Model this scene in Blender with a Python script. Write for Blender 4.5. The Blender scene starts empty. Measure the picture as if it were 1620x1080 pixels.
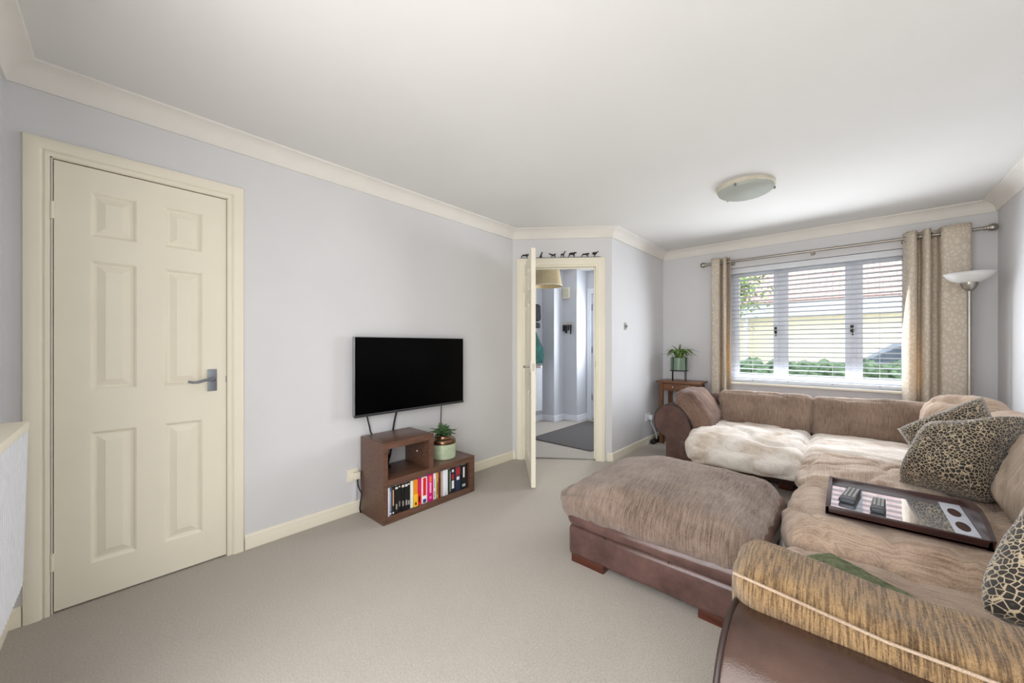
import bpy, bmesh, math, random
from mathutils import Vector, Matrix, noise, Euler
SC = bpy.context.scene
COL = SC.collection
R = math.radians
random.seed(7)

# ------------------------------------------------------------------ camera, world, light, exposure
cam_d = bpy.data.cameras.new('camera'); cam = bpy.data.objects.new('camera', cam_d); COL.objects.link(cam)
cam.location = (2.575, 0, 1.17); cam.rotation_euler = (R(90), 0, R(41.9))
cam_d.sensor_width = 36; cam_d.lens = 592 / 1620 * 36; cam_d.shift_y = 6 / 1620; cam_d.clip_start = .02
SC.camera = cam
w = bpy.data.worlds.new('sky'); SC.world = w; w.use_nodes = True
bg = w.node_tree.nodes['Background']; bg.inputs[0].default_value = (.86, .93, 1, 1); bg.inputs[1].default_value = 2.5
vs = SC.view_settings
vs.view_transform = 'Standard'; vs.look = 'None'; vs.gamma = 1; vs.use_curve_mapping = False; vs.exposure = .2
SC.cycles.use_denoising = True
SC.cycles.max_bounces = 10; SC.cycles.diffuse_bounces = 6; SC.cycles.transparent_max_bounces = 16
SC.cycles.sample_clamp_indirect = 6


def area(name, loc, rot, sx, sy, power, col, portal=False):
    l = bpy.data.lights.new(name, 'AREA'); l.shape = 'RECTANGLE'; l.size = sx; l.size_y = sy; l.energy = power; l.color = col
    if portal: l.cycles.is_portal = True
    o = bpy.data.objects.new(name, l); COL.objects.link(o); o.location = loc; o.rotation_euler = rot
    return o


# lamps: added fill behind the camera, daylight stand-ins inside front window and front door
area('rear_fill_lamp', (2.2, -.15, 1.08), (R(90), 0, R(-2)), 2.1, 2.0, 42, (1, .965, .935))
area('rear_fill_portal', (2.25, -.55, 1.08), (R(90), 0, R(-2)), 2.2, 2.1, 0, (1, 1, 1), True)
wl = area('window_daylight', (2.28, 4.86, 1.30), (R(-79), 0, 0), 1.36, 1.04, 44, (.90, .945, 1))
wl.visible_glossy = False; wl.data.spread = R(160)
area('window_portal', (2.29, 5.1, 1.4), (R(-90), 0, 0), 1.5, 1.32, 0, (1, 1, 1), True)
area('front_door_daylight', (-.04, 5.25, 1.41), (R(-90), 0, 0), .46, .9, 25, (.9, .95, 1))


# ------------------------------------------------------------------ helpers
def lin(c): return tuple((v / 255 / 12.92) if v / 255 <= .04045 else ((v / 255 + .055) / 1.055) ** 2.4 for v in c) + (1,)


class NT:
    def __init__(s, name):
        s.m = bpy.data.materials.new(name); s.m.use_nodes = True; s.t = s.m.node_tree
        s.b = s.t.nodes['Principled BSDF']; s.out = s.t.nodes['Material Output']

    def n(s, typ, **kw):
        o = s.t.nodes.new(typ)
        for k, v in kw.items():
            if k in o.inputs: o.inputs[k].default_value = v
            else: setattr(o, k, v)
        return o

    def l(s, a, b): s.t.links.new(a, b)

    def coords(s, scale=(1, 1, 1), rot=(0, 0, 0)):
        tc = s.n('ShaderNodeTexCoord'); mp = s.n('ShaderNodeMapping'); mp.inputs['Scale'].default_value = scale; mp.inputs['Rotation'].default_value = rot
        s.l(tc.outputs['Object'], mp.inputs['Vector']); return mp.outputs['Vector']

    def noise(s, vec, scale, detail=3, rough=.55):
        q = s.n('ShaderNodeTexNoise', Scale=scale, Detail=detail, Roughness=rough); s.l(vec, q.inputs['Vector']); return q.outputs['Fac']

    def ramp(s, fac, stops):
        q = s.n('ShaderNodeValToRGB'); e = q.color_ramp.elements
        while len(e) < len(stops): e.new(.5)
        for i, (p, c) in enumerate(stops):
            e[i].position = p; e[i].color = lin(c) if len(c) == 3 else c
        s.l(fac, q.inputs['Fac']); return q.outputs['Color']

    def mix(s, fac, a, b, mode='MIX'):
        q = s.n('ShaderNodeMix', data_type='RGBA', blend_type=mode)
        for v, i in ((fac, 0), (a, 6), (b, 7)):
            if hasattr(v, 'links') or hasattr(v, 'is_linked'): s.l(v, q.inputs[i])
            else: q.inputs[i].default_value = v if i == 0 else (lin(v) if len(v) == 3 else v)
        return q.outputs[2]

    def bump(s, h, strength=.3, dist=.005):
        q = s.n('ShaderNodeBump', Strength=strength, Distance=dist); s.l(h, q.inputs['Height']); s.l(q.outputs['Normal'], s.b.inputs['Normal'])

    def set(s, **kw):
        for k, v in kw.items(): s.b.inputs[k.replace('_', ' ')].default_value = v
        return s.m


def plain(name, rgb, rough=.6, metal=0, var=.06, vscale=6, bump=0, bscale=120, spec=.5, emit=0):
    t = NT(name); v = t.coords()
    a = tuple(max(0, c * (1 - var)) for c in rgb); b = tuple(min(255, c * (1 + var)) for c in rgb)
    t.l(t.ramp(t.noise(v, vscale), [(.3, a), (.7, b)]), t.b.inputs['Base Color'])
    if bump: t.bump(t.noise(v, bscale), bump, .002)
    t.set(Roughness=rough, Metallic=metal); t.b.inputs['Specular IOR Level'].default_value = spec
    return t.m


def wood(name, c1, c2, axis='x', rough=.4, scale=14):
    sc = {'x': (1, 12, 12), 'y': (12, 1, 12), 'z': (12, 12, 1)}[axis]
    t = NT(name); v = t.coords(sc)
    f = t.noise(v, scale * .35, 5, .6)
    t.l(t.ramp(f, [(.3, c1), (.7, c2)]), t.b.inputs['Base Color'])
    t.bump(f, .08, .002); return t.set(Roughness=rough)


def fabric(name, dark, mid, light, rib='x', ribs=150, fine=.5, wear=2.5, bump=.5, sheen=.25, rr=(.38, .6)):
    """worn corded chenille: broad wear patches in the dye, thin cords along one direction and flecks"""
    sc = {'x': (1, .06, .06), 'y': (.06, 1, .06), 'z': (.06, .06, 1)}[rib]
    t = NT(name); v = t.coords(); vr = t.coords(sc)
    big = t.noise(v, wear, 4, .6)
    base = t.ramp(big, [(.36, mid), (.58, light)])
    cord = t.noise(vr, ribs, 3, .7)
    c2 = t.mix(fine, base, t.ramp(cord, [(rr[0], dark), (rr[1], light)]))
    fl = t.noise(v, 260, 2, .6)
    c3 = t.mix(.22, c2, t.ramp(fl, [(.35, dark), (.65, light)]))
    t.l(c3, t.b.inputs['Base Color'])
    add = t.n('ShaderNodeMath', operation='ADD'); t.l(cord, add.inputs[0]); t.l(fl, add.inputs[1])
    t.bump(add.outputs[0], bump, .006)
    t.set(Roughness=.9); t.b.inputs['Specular IOR Level'].default_value = .15
    t.b.inputs['Sheen Weight'].default_value = sheen; t.b.inputs['Sheen Roughness'].default_value = .4
    return t.m


def newbm(): return bmesh.new()


def box(bm, x0, x1, y0, y1, z0, z1, bevel=0):
    r = bmesh.ops.create_cube(bm, size=1)
    M = Matrix.Translation(((x0 + x1) / 2, (y0 + y1) / 2, (z0 + z1) / 2)) @ Matrix.Diagonal((abs(x1 - x0), abs(y1 - y0), abs(z1 - z0), 1))
    bmesh.ops.transform(bm, matrix=M, verts=r['verts'])
    if bevel:
        es = list({e for v in r['verts'] for e in v.link_edges})
        bmesh.ops.bevel(bm, geom=es, offset=bevel, segments=2, affect='EDGES', profile=.6)
    return bm


def tube(bm, pts, r, n=10, caps=True):
    pts = [Vector(p) for p in pts]; rings = []
    up = Vector((0, 0, 1)); side = None
    for i, p in enumerate(pts):
        d = (pts[min(i + 1, len(pts) - 1)] - pts[max(i - 1, 0)]).normalized()
        if side is None:
            side = d.cross(up)
            if side.length < .05: side = d.cross(Vector((1, 0, 0)))
        side = (side - d * side.dot(d)).normalized(); u2 = d.cross(side)
        rr = r[i] if isinstance(r, (list, tuple)) else r
        rings.append([bm.verts.new(p + (side * math.cos(a) + u2 * math.sin(a)) * rr) for a in (2 * math.pi * k / n for k in range(n))])
    for a, b in zip(rings, rings[1:]):
        for k in range(n): bm.faces.new((a[k], a[(k + 1) % n], b[(k + 1) % n], b[k]))
    if caps: bm.faces.new(rings[0][::-1]); bm.faces.new(rings[-1])
    return bm


def spline(pts, n=24):
    pts = [Vector(p) for p in pts]; out = []
    P = [pts[0] * 2 - pts[1]] + pts + [pts[-1] * 2 - pts[-2]]
    for i in range(1, len(P) - 2):
        for k in range(n):
            t = k / n; a, b, c, d = P[i - 1], P[i], P[i + 1], P[i + 2]
            out.append(.5 * ((2 * b) + (c - a) * t + (2 * a - 5 * b + 4 * c - d) * t * t + (3 * b - a - 3 * c + d) * t ** 3))
    out.append(pts[-1]); return out


def lathe(bm, prof, c=(0, 0, 0), n=40, axis='z', capped=False):
    rings = []
    for r, h in prof:
        ring = []
        for k in range(n):
            a = 2 * math.pi * k / n; x, y = max(r, 1e-5) * math.cos(a), max(r, 1e-5) * math.sin(a)
            q = {'z': (x, y, h), 'x': (h, x, y), 'y': (y, h, x)}[axis]
            ring.append(bm.verts.new((c[0] + q[0], c[1] + q[1], c[2] + q[2])))
        rings.append(ring)
    for a, b in zip(rings, rings[1:]):
        for k in range(n): bm.faces.new((a[k], a[(k + 1) % n], b[(k + 1) % n], b[k]))
    if capped: bm.faces.new(rings[0][::-1]); bm.faces.new(rings[-1])
    return bm


def prism(bm, poly, f, d):
    """extrude a 2-D polygon; f(u, v, w) -> xyz, w runs over d = (w0, w1)"""
    a = [bm.verts.new(f(u, v, d[0])) for u, v in poly]; b = [bm.verts.new(f(u, v, d[1])) for u, v in poly]
    n = len(poly)
    bm.faces.new(a); bm.faces.new(b[::-1])
    for i in range(n): bm.faces.new((a[i], b[i], b[(i + 1) % n], a[(i + 1) % n]))
    return bm


def rpoly(x0, x1, y0, y1, r, n=5):
    out = []
    for cx, cy, a0 in ((x1 - r, y1 - r, 0), (x0 + r, y1 - r, 90), (x0 + r, y0 + r, 180), (x1 - r, y0 + r, 270)):
        for k in range(n + 1): a = R(a0 + 90 * k / n); out.append((cx + r * math.cos(a), cy + r * math.sin(a)))
    return out


def obj(name, bm, m, parent=None, smooth=False, local=False, mods=None):
    bmesh.ops.recalc_face_normals(bm, faces=bm.faces)
    me = bpy.data.meshes.new(name); bm.to_mesh(me); bm.free()
    if smooth == 'auto':
        for p in me.polygons: p.use_smooth = True
        me.set_sharp_from_angle(angle=R(38))
    elif smooth:
        for p in me.polygons: p.use_smooth = True
    me.materials.append(m)
    o = bpy.data.objects.new(name, me); COL.objects.link(o)
    if parent is not None:
        o.parent = parent
        if not local:
            q = parent; off = Vector()
            while q is not None: off += q.location; q = q.parent
            o.location = -off
    return o


def tag(o, label, cat, group=None, kind=None):
    o['label'] = label; o['category'] = cat
    if group: o['group'] = group
    if kind: o['kind'] = kind
    return o


def thing(name, loc, label, cat, group=None, rotz=0):
    o = bpy.data.objects.new(name, None); COL.objects.link(o); o.location = loc; o.rotation_euler = (0, 0, rotz); o.empty_display_size = .1
    return tag(o, label, cat, group)


def struct(name, bm, m, smooth=False, parent=None, **k):
    o = obj(name, bm, m, parent, smooth, **k)
    if parent is None: o['kind'] = 'structure'
    return o


def sroot(name, loc, rotz=0):
    o = bpy.data.objects.new(name, None); COL.objects.link(o); o.location = loc; o.rotation_euler = (0, 0, rotz); o['kind'] = 'structure'; o.empty_display_size = .1
    return o


def soft(bm, c, size, r, rot=(0, 0, 0), n=(28, 28, 10), crown=(0, 0, 0), wr=0, wf=(6, 6, 6), seed=0, fn=None, fold=0, ff=(10, 2, 2)):
    """upholstered block: a rounded box whose faces swell, with wrinkles; c centre, size full dims, r corner radius, crown swell per axis"""
    hx, hy, hz = (s / 2 for s in size); H = (hx, hy, hz); r = min(r, hx, hy, hz)
    M = Matrix.Translation(c) @ Euler(rot).to_matrix().to_4x4(); cache = {}

    def warp(t): return .55 * t + .45 * math.sin(t * math.pi / 2)

    def vert(i, j, k):
        key = (i, j, k)
        if key in cache: return cache[key]
        p = [warp(2 * q / m - 1) for q, m in zip(key, n)]
        P = Vector(p[a] * H[a] for a in range(3))
        q = Vector(max(-(H[a] - r), min(H[a] - r, P[a])) for a in range(3))
        d = P - q
        nrm = d.normalized() if d.length > 1e-9 else Vector((0, 0, 1))
        s = q + nrm * r if d.length > 1e-9 else P
        for a in range(3):
            b, e = (a + 1) % 3, (a + 2) % 3
            s[a] += crown[a] * p[a] * (1 - p[b] ** 2) * (1 - p[e] ** 2)
        if fn: s = fn(s, p)
        wv = 0
        if wr: wv += wr * noise.fractal(Vector((s.x * wf[0] + seed, s.y * wf[1] - seed, s.z * wf[2])), 1.0, 2.0, 4)
        if fold:
            g = noise.noise(Vector((s.x * ff[0] + seed * 2, s.y * ff[1] + seed, s.z * ff[2])))
            wv -= fold * max(0, 1 - abs(g) * 5) ** 2
        s = s + nrm * wv
        v = bm.verts.new(M @ s); cache[key] = v; return v

    N = n
    for a in range(3):
        b, e = (a + 1) % 3, (a + 2) % 3
        for side in (0, N[a]):
            for i in range(N[b]):
                for j in range(N[e]):
                    q = []
                    for di, dj in ((0, 0), (1, 0), (1, 1), (0, 1)):
                        key = [0, 0, 0]; key[a] = side; key[b] = i + di; key[e] = j + dj; q.append(vert(*key))
                    if side == 0: q.reverse()
                    bm.faces.new(q)
    return bm


def pillow(bm, cs, thick, n=30, sag=None, seed=0, wr=.006, pinch=.06):
    """knife-edge scatter cushion stretched over four corner points"""
    A, B, C, D = (Vector(q) for q in cs)
    nr = (B - A + C - D).cross(D - A + C - B).normalized(); grids = []
    ctr = (A + B + C + D) / 4
    for sd in (1, -1):
        g = []
        for i in range(n + 1):
            row = []
            for j in range(n + 1):
                u, v = i / n, j / n
                p = A * (1 - u) * (1 - v) + B * u * (1 - v) + C * u * v + D * (1 - u) * v
                e = (1 - (2 * u - 1) ** 4) * (1 - (2 * v - 1) ** 4)
                pin = pinch * (math.sin(math.pi * u) * (abs(2 * v - 1) ** 3) + math.sin(math.pi * v) * (abs(2 * u - 1) ** 3))
                p = p + (ctr - p) * pin
                h = thick / 2 * (max(e, 0) ** .55)
                if sag: h, p = sag(u, v, h, p, sd)
                edge = 0 < i < n and 0 < j < n
                q = p + nr * sd * h
                if edge: q = q + nr * wr * noise.fractal(q * 9 + Vector((seed, 0, 0)), 1, 2, 3)
                row.append(q)
            g.append(row)
        grids.append(g)
    vs_ = {}

    def vv(s, i, j):
        k = (0 if (i in (0, n) or j in (0, n)) else s, i, j)
        if k not in vs_: vs_[k] = bm.verts.new(grids[s][i][j])
        return vs_[k]
    for s in (0, 1):
        for i in range(n):
            for j in range(n):
                q = [vv(s, i, j), vv(s, i + 1, j), vv(s, i + 1, j + 1), vv(s, i, j + 1)]
                bm.faces.new(q if s == 0 else q[::-1])
    return bm


def leaf(bm, base, tip, width, arch, n=8, roll=0, thick=0):
    base, tip = Vector(base), Vector(tip); d = tip - base; side = d.cross(Vector((0, 0, 1)))
    if side.length < 1e-4: side = Vector((1, 0, 0))
    side.normalize(); side = Matrix.Rotation(roll, 3, d.normalized()) @ side
    up = side.cross(d).normalized(); rows = []
    for k in range(n + 1):
        t = k / n; c = base + d * t + up * arch * math.sin(math.pi * t)
        wd = width * math.sin(math.pi * min(1, .06 + t * .94)) ** .8 * (1 - .25 * t)
        rows.append([bm.verts.new(c - side * wd + up * wd * .25), bm.verts.new(c - up * .0), bm.verts.new(c + side * wd + up * wd * .25)])
    for a, b in zip(rows, rows[1:]):
        bm.faces.new((a[0], a[1], b[1], b[0])); bm.faces.new((a[1], a[2], b[2], b[1]))
    return bm


def wall(name, p, q, thick, z1, holes, m, z0=0):
    """upright slab from p to q; the room is on the right-hand... left side of thickness; holes = (s0, s1, z0, z1)"""
    p, q = Vector((*p, 0)), Vector((*q, 0)); L = (q - p).length; d = (q - p).normalized(); nrm = Vector((-d.y, d.x, 0)) * thick
    bm = newbm()
    ss = sorted({0, L, *[h[0] for h in holes], *[h[1] for h in holes]}); zs = sorted({z0, z1, *[h[2] for h in holes], *[h[3] for h in holes]})
    for a, b in zip(ss, ss[1:]):
        for c, e in zip(zs, zs[1:]):
            if any(h[0] <= (a + b) / 2 <= h[1] and h[2] <= (c + e) / 2 <= h[3] for h in holes): continue
            prism(bm, [(a, c), (b, c), (b, e), (a, e)], lambda u, v, w_: p + d * u + Vector((0, 0, v)) + nrm * w_, (0, 1))
    bmesh.ops.remove_doubles(bm, verts=bm.verts, dist=1e-5)
    cnt = {}
    for f in list(bm.faces):
        if not f.is_valid: continue
    dup = [f for f in bm.faces if any(True for _ in ())]
    seen = {}
    kill = []
    for f in bm.faces:
        k = tuple(sorted(v.index if v.index >= 0 else id(v) for v in f.verts)); 
        k = tuple(sorted(tuple(round(x, 5) for x in v.co) for v in f.verts))
        if k in seen: kill += [f, seen[k]]
        else: seen[k] = f
    if kill: bmesh.ops.delete(bm, geom=list(set(kill)), context='FACES')
    return struct(name, bm, m)


def run_profile(bm, path, prof, ends=(None, None)):
    """sweep prof [(inset, z)] along an open path of xy points, room on the right; ends = neighbour directions for mitred ends"""
    P = [Vector((*p, 0)) for p in path]; n = len(P); rings = []
    for i in range(n):
        d1 = (P[i] - P[i - 1]).normalized() if i else (Vector((*ends[0], 0)).normalized() if ends[0] else None)
        d2 = (P[i + 1] - P[i]).normalized() if i < n - 1 else (Vector((*ends[1], 0)).normalized() if ends[1] else None)
        d1 = d1 or d2; d2 = d2 or d1
        n1, n2 = Vector((d1.y, -d1.x, 0)), Vector((d2.y, -d2.x, 0)); m = (n1 + n2) / (1 + n1.dot(n2))
        rings.append([bm.verts.new(P[i] + m * a + Vector((0, 0, z))) for a, z in prof])
    k = len(prof)
    for a, b in zip(rings, rings[1:]):
        for j in range(k): bm.faces.new((a[j], a[(j + 1) % k], b[(j + 1) % k], b[j]))
    bm.faces.new(rings[0]); bm.faces.new(rings[-1][::-1])
    return bm


def panel_leaf(bm, w_, h_, th, panels, recess=.011):
    """moulded panel door in local x (width), y (thickness, 0..th), z (height): sunk quirk and raised field on both faces"""
    xs = sorted({0, w_, *[p[0] for p in panels], *[p[1] for p in panels]}); zs = sorted({0, h_, *[p[2] for p in panels], *[p[3] for p in panels]})
    for side in (0, 1):
        Y0 = 0 if side == 0 else th; sg = 1 if side == 0 else -1

        def V(x, z, dep): return bm.verts.new((x, Y0 + sg * dep, z))
        for a, b in zip(xs, xs[1:]):
            for c, e in zip(zs, zs[1:]):
                if any(p[0] <= (a + b) / 2 <= p[1] and p[2] <= (c + e) / 2 <= p[3] for p in panels): continue
                bm.faces.new([V(a, c, 0), V(b, c, 0), V(b, e, 0), V(a, e, 0)])
        for (a, b, c, e) in panels:
            loops = []
            for ins, dep in ((0, 0), (.006, .004), (.012, recess), (.02, recess), (.045, .002), (.047, .001)):
                loops.append([V(a + ins, c + ins, dep), V(b - ins, c + ins, dep), V(b - ins, e - ins, dep), V(a + ins, e - ins, dep)])
            for p, q in zip(loops, loops[1:]):
                for k in range(4): bm.faces.new((p[k], p[(k + 1) % 4], q[(k + 1) % 4], q[k]))
            bm.faces.new(loops[-1])
    for (x0, x1, z0, z1) in ((0, 0, 0, h_), (w_, w_, 0, h_)):
        bm.faces.new([bm.verts.new(q) for q in ((x0, 0, z0), (x0, th, z0), (x0, th, z1), (x0, 0, z1))])
    for z in (0, h_):
        bm.faces.new([bm.verts.new(q) for q in ((0, 0, z), (w_, 0, z), (w_, th, z), (0, th, z))])
    bmesh.ops.remove_doubles(bm, verts=bm.verts, dist=1e-5)
    return bm


# ------------------------------------------------------------------ materials
M_wall = plain('wall_paint', (212, 212, 214), .85, var=.012, vscale=1.5, bump=.04, bscale=300, spec=.2)
M_hall = plain('hall_wall_paint', (206, 208, 214), .85, var=.012, vscale=1.5, spec=.2)
M_ceil = plain('ceiling_paint', (221, 221, 219), .9, var=.01, vscale=1.2, spec=.1)
M_cove = plain('cornice_paint', (226, 223, 217), .8, var=.01, spec=.2)
M_cream = plain('cream_gloss_paint', (233, 227, 209), .38, var=.012, vscale=2, spec=.4)
M_white = plain('white_upvc', (228, 231, 238), .4, var=.01)
M_blind = plain('white_blind', (216, 219, 224), .5, var=.01)
M_sill = plain('cream_sill', (238, 232, 216), .4, var=.01)
M_socket = plain('cream_plastic', (232, 226, 208), .4, var=.01)
M_dark = plain('dark_gap', (40, 32, 24), .9)
M_black = plain('black_plastic', (14, 14, 15), .45)
M_cable = plain('black_cable', (18, 18, 19), .5)
M_metal = plain('brushed_nickel', (165, 160, 152), .32, 1, var=.05)
M_gun = plain('gunmetal', (128, 133, 140), .4, .6, var=.08)
M_copper = plain('bronze_glaze', (128, 98, 76), .22, .85, var=.15, vscale=20)
M_iron = plain('black_iron', (20, 20, 20), .5)
M_screen = plain('screen_glass', (3, 3, 4), .3, var=0, spec=.06)
M_bezel = plain('silver_bezel', (150, 152, 156), .35, .6)
M_glaze = plain('sage_glaze', (176, 190, 160), .22, var=.08, vscale=12)
M_green_pot = plain('green_pot', (104, 124, 106), .3, var=.06)
M_soil = plain('soil', (45, 34, 26), .95, var=.3, vscale=60)
M_succ = plain('succulent_leaf', (74, 104, 62), .45, var=.3, vscale=30)
M_leaf = plain('glossy_leaf', (92, 118, 58), .4, var=.3, vscale=20)
M_unit = wood('dark_walnut_veneer', (78, 53, 42), (110, 80, 64), 'y', .35)
M_table = wood('oak_stain', (88, 52, 26), (128, 82, 44), 'x', .35)
M_traywood = wood('dark_tray_wood', (40, 22, 20), (66, 38, 34), 'x', .28)
M_foot = wood('foot_wood', (58, 28, 20), (88, 44, 30), 'x', .3)
M_pbulb = plain('linen_shade', (206, 186, 146), .8, var=.05, vscale=80)


def carpet():
    t = NT('carpet'); v = t.coords()
    a = t.noise(v, 420, 3, .7); b = t.noise(v, 2.2, 4, .6); c = t.noise(v, 135, 3, .7)
    base = t.ramp(b, [(.3, (180, 172, 162)), (.7, (191, 183, 173))])
    fl = t.mix(.45, base, t.ramp(a, [(.3, (138, 130, 120)), (.7, (216, 209, 200))]))
    t.l(t.mix(.26, fl, t.ramp(c, [(.36, (150, 142, 132)), (.64, (214, 206, 196))])), t.b.inputs['Base Color'])
    ad = t.n('ShaderNodeMath', operation='MULTIPLY_ADD'); t.l(c, ad.inputs[0]); ad.inputs[1].default_value = .35; t.l(a, ad.inputs[2])
    t.bump(ad.outputs[0], .7, .006); t.set(Roughness=1); t.b.inputs['Specular IOR Level'].default_value = .05
    t.b.inputs['Sheen Weight'].default_value = .1
    return t.m


M_carpet = carpet()


def leather(name, a, b, rough=.36):
    t = NT(name); v = t.coords()
    f = t.noise(v, 5, 5, .65)
    t.l(t.ramp(f, [(.3, a), (.7, b)]), t.b.inputs['Base Color'])
    q = t.n('ShaderNodeTexVoronoi', Scale=330); t.l(v, q.inputs['Vector'])
    t.bump(q.outputs['Distance'], .12, .002)
    t.l(t.ramp(t.noise(v, 9, 3), [(.3, (int(rough * 200),) * 3), (.7, (int(rough * 430),) * 3)]), t.b.inputs['Roughness'])
    return t.m


M_leather = leather('brown_leather', (68, 48, 44), (104, 78, 72), .32)
M_leather_near = leather('worn_leather', (46, 32, 26), (76, 55, 46), .33)
M_piping = plain('dark_piping', (44, 30, 26), .5)
M_tan_near = fabric('golden_chenille', (48, 31, 20), (112, 86, 58), (160, 130, 92), 'x', 230, .72, 4, 1.0, rr=(.42, .57))
M_brown_back = fabric('brown_chenille', (76, 61, 52), (126, 106, 93), (164, 142, 125), 'x', 240, .42, 5, .6)
M_seat_pale = fabric('pale_seat_chenille', (144, 118, 92), (206, 186, 165), (250, 245, 239), 'y', 120, .2, 3.4, .35)
M_seat_tan = fabric('tan_seat_chenille', (86, 65, 51), (152, 126, 107), (208, 184, 163), 'y', 170, .38, 5, .6)
M_seat_mid = fabric('corner_seat_chenille', (100, 76, 60), (158, 132, 112), (208, 188, 170), 'x', 150, .28, 4.5, .45)
M_ott = fabric('ottoman_chenille', (62, 47, 38), (106, 87, 74), (170, 150, 136), 'x', 200, .42, 3.2, .8)
M_arm_far = fabric('arm_chenille', (66, 47, 40), (94, 70, 60), (138, 113, 100), 'y', 200, .3, 5, .5)
M_fluffy = fabric('pale_plush', (120, 98, 78), (152, 129, 106), (190, 168, 146), 'y', 60, .4, 6, .9)


def leopard():
    t = NT('leopard_print'); v0 = t.coords()
    nz = t.n('ShaderNodeTexNoise', Scale=9, Detail=2); t.l(v0, nz.inputs['Vector'])
    sub = t.n('ShaderNodeVectorMath', operation='SCALE'); t.l(nz.outputs['Color'], sub.inputs[0]); sub.inputs['Scale'].default_value = .03
    ad = t.n('ShaderNodeVectorMath', operation='ADD'); t.l(v0, ad.inputs[0]); t.l(sub.outputs[0], ad.inputs[1])
    vo = t.n('ShaderNodeTexVoronoi', feature='DISTANCE_TO_EDGE', Scale=70); t.l(ad.outputs[0], vo.inputs['Vector'])
    vc = t.n('ShaderNodeTexVoronoi', feature='F1', Scale=70); t.l(ad.outputs[0], vc.inputs['Vector'])
    ctr = t.ramp(vc.outputs['Distance'], [(.1, (66, 48, 34)), (.3, (22, 17, 14))])
    fac = t.ramp(vo.outputs['Distance'], [(.035, (255, 255, 255)), (.10, (0, 0, 0))])
    t.l(t.mix(fac, ctr, (178, 161, 134)), t.b.inputs['Base Color'])
    t.bump(t.noise(v0, 220), .3, .003); t.set(Roughness=.8); t.b.inputs['Sheen Weight'].default_value = .3
    return t.m


M_leopard = leopard()


def curtain_mat():
    t = NT('leaf_print_linen'); v = t.coords((1, 1, .75))
    nz = t.n('ShaderNodeTexNoise', Scale=8, Detail=2); t.l(v, nz.inputs['Vector'])
    ad = t.n('ShaderNodeVectorMath', operation='ADD'); t.l(v, ad.inputs[0])
    sc = t.n('ShaderNodeVectorMath', operation='SCALE'); t.l(nz.outputs['Color'], sc.inputs[0]); sc.inputs['Scale'].default_value = .06; t.l(sc.outputs[0], ad.inputs[1])
    vo = t.n('ShaderNodeTexVoronoi', feature='DISTANCE_TO_EDGE', Scale=34); t.l(ad.outputs[0], vo.inputs['Vector'])
    col = t.ramp(vo.outputs['Distance'], [(.06, (214, 205, 190)), (.2, (238, 232, 220))])
    th = t.noise(v, 300, 2)
    t.l(t.mix(.25, col, t.ramp(th, [(.3, (198, 188, 170)), (.7, (236, 229, 216))])), t.b.inputs['Base Color'])
    t.bump(th, .2, .002); t.set(Roughness=.9); t.b.inputs['Specular IOR Level'].default_value = .1
    tr = t.n('ShaderNodeBsdfTranslucent'); tr.inputs['Color'].default_value = lin((226, 196, 140))
    mx = t.n('ShaderNodeMixShader'); mx.inputs[0].default_value = .3
    t.l(t.b.outputs[0], mx.inputs[1]); t.l(tr.outputs[0], mx.inputs[2]); t.l(mx.outputs[0], t.out.inputs['Surface'])
    return t.m


M_curtain = curtain_mat()


def glass_mat(name, tint=(1, 1, 1, 1), refl=.06):
    t = NT(name); tr = t.n('ShaderNodeBsdfTransparent'); tr.inputs[0].default_value = tint
    gl = t.n('ShaderNodeBsdfGlossy'); gl.inputs['Roughness'].default_value = .02
    lw = t.n('ShaderNodeLayerWeight'); lw.inputs[0].default_value = .12
    mu = t.n('ShaderNodeMath', operation='MULTIPLY'); t.l(lw.outputs['Fresnel'], mu.inputs[0]); mu.inputs[1].default_value = .7
    mx = t.n('ShaderNodeMixShader'); t.l(mu.outputs[0], mx.inputs[0]); t.l(tr.outputs[0], mx.inputs[1]); t.l(gl.outputs[0], mx.inputs[2])
    t.l(mx.outputs[0], t.out.inputs['Surface']); return t.m


M_glass = glass_mat('window_glass')


def frosted(name, rgb, k=.45):
    t = NT(name); t.b.inputs['Base Color'].default_value = lin(rgb); t.b.inputs['Roughness'].default_value = .25
    tr = t.n('ShaderNodeBsdfTranslucent'); tr.inputs[0].default_value = lin(rgb)
    nz = t.noise(t.coords(), 30)
    mx = t.n('ShaderNodeMixShader'); mx.inputs[0].default_value = k
    t.l(t.b.outputs[0], mx.inputs[1]); t.l(tr.outputs[0], mx.inputs[2]); t.l(mx.outputs[0], t.out.inputs['Surface']); return t.m


M_opal = frosted('opal_glass', (240, 240, 238))
M_dome = frosted('ribbed_glass', (196, 202, 196), .3)
M_traymirror = plain('tray_glass', (205, 208, 214), .04, .85, var=.02)

# ------------------------------------------------------------------ room shell
H = 2.35
rot_rear = 2.0
Yr = lambda x: -.253 - x * math.tan(R(rot_rear))
A0, A1, A2, A3, A4 = (0, -.253), (0, 2.877), (.8, 3.49), (.8, 4.905), (3.484, 4.905)
A5 = (3.484, Yr(3.484))

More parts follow.
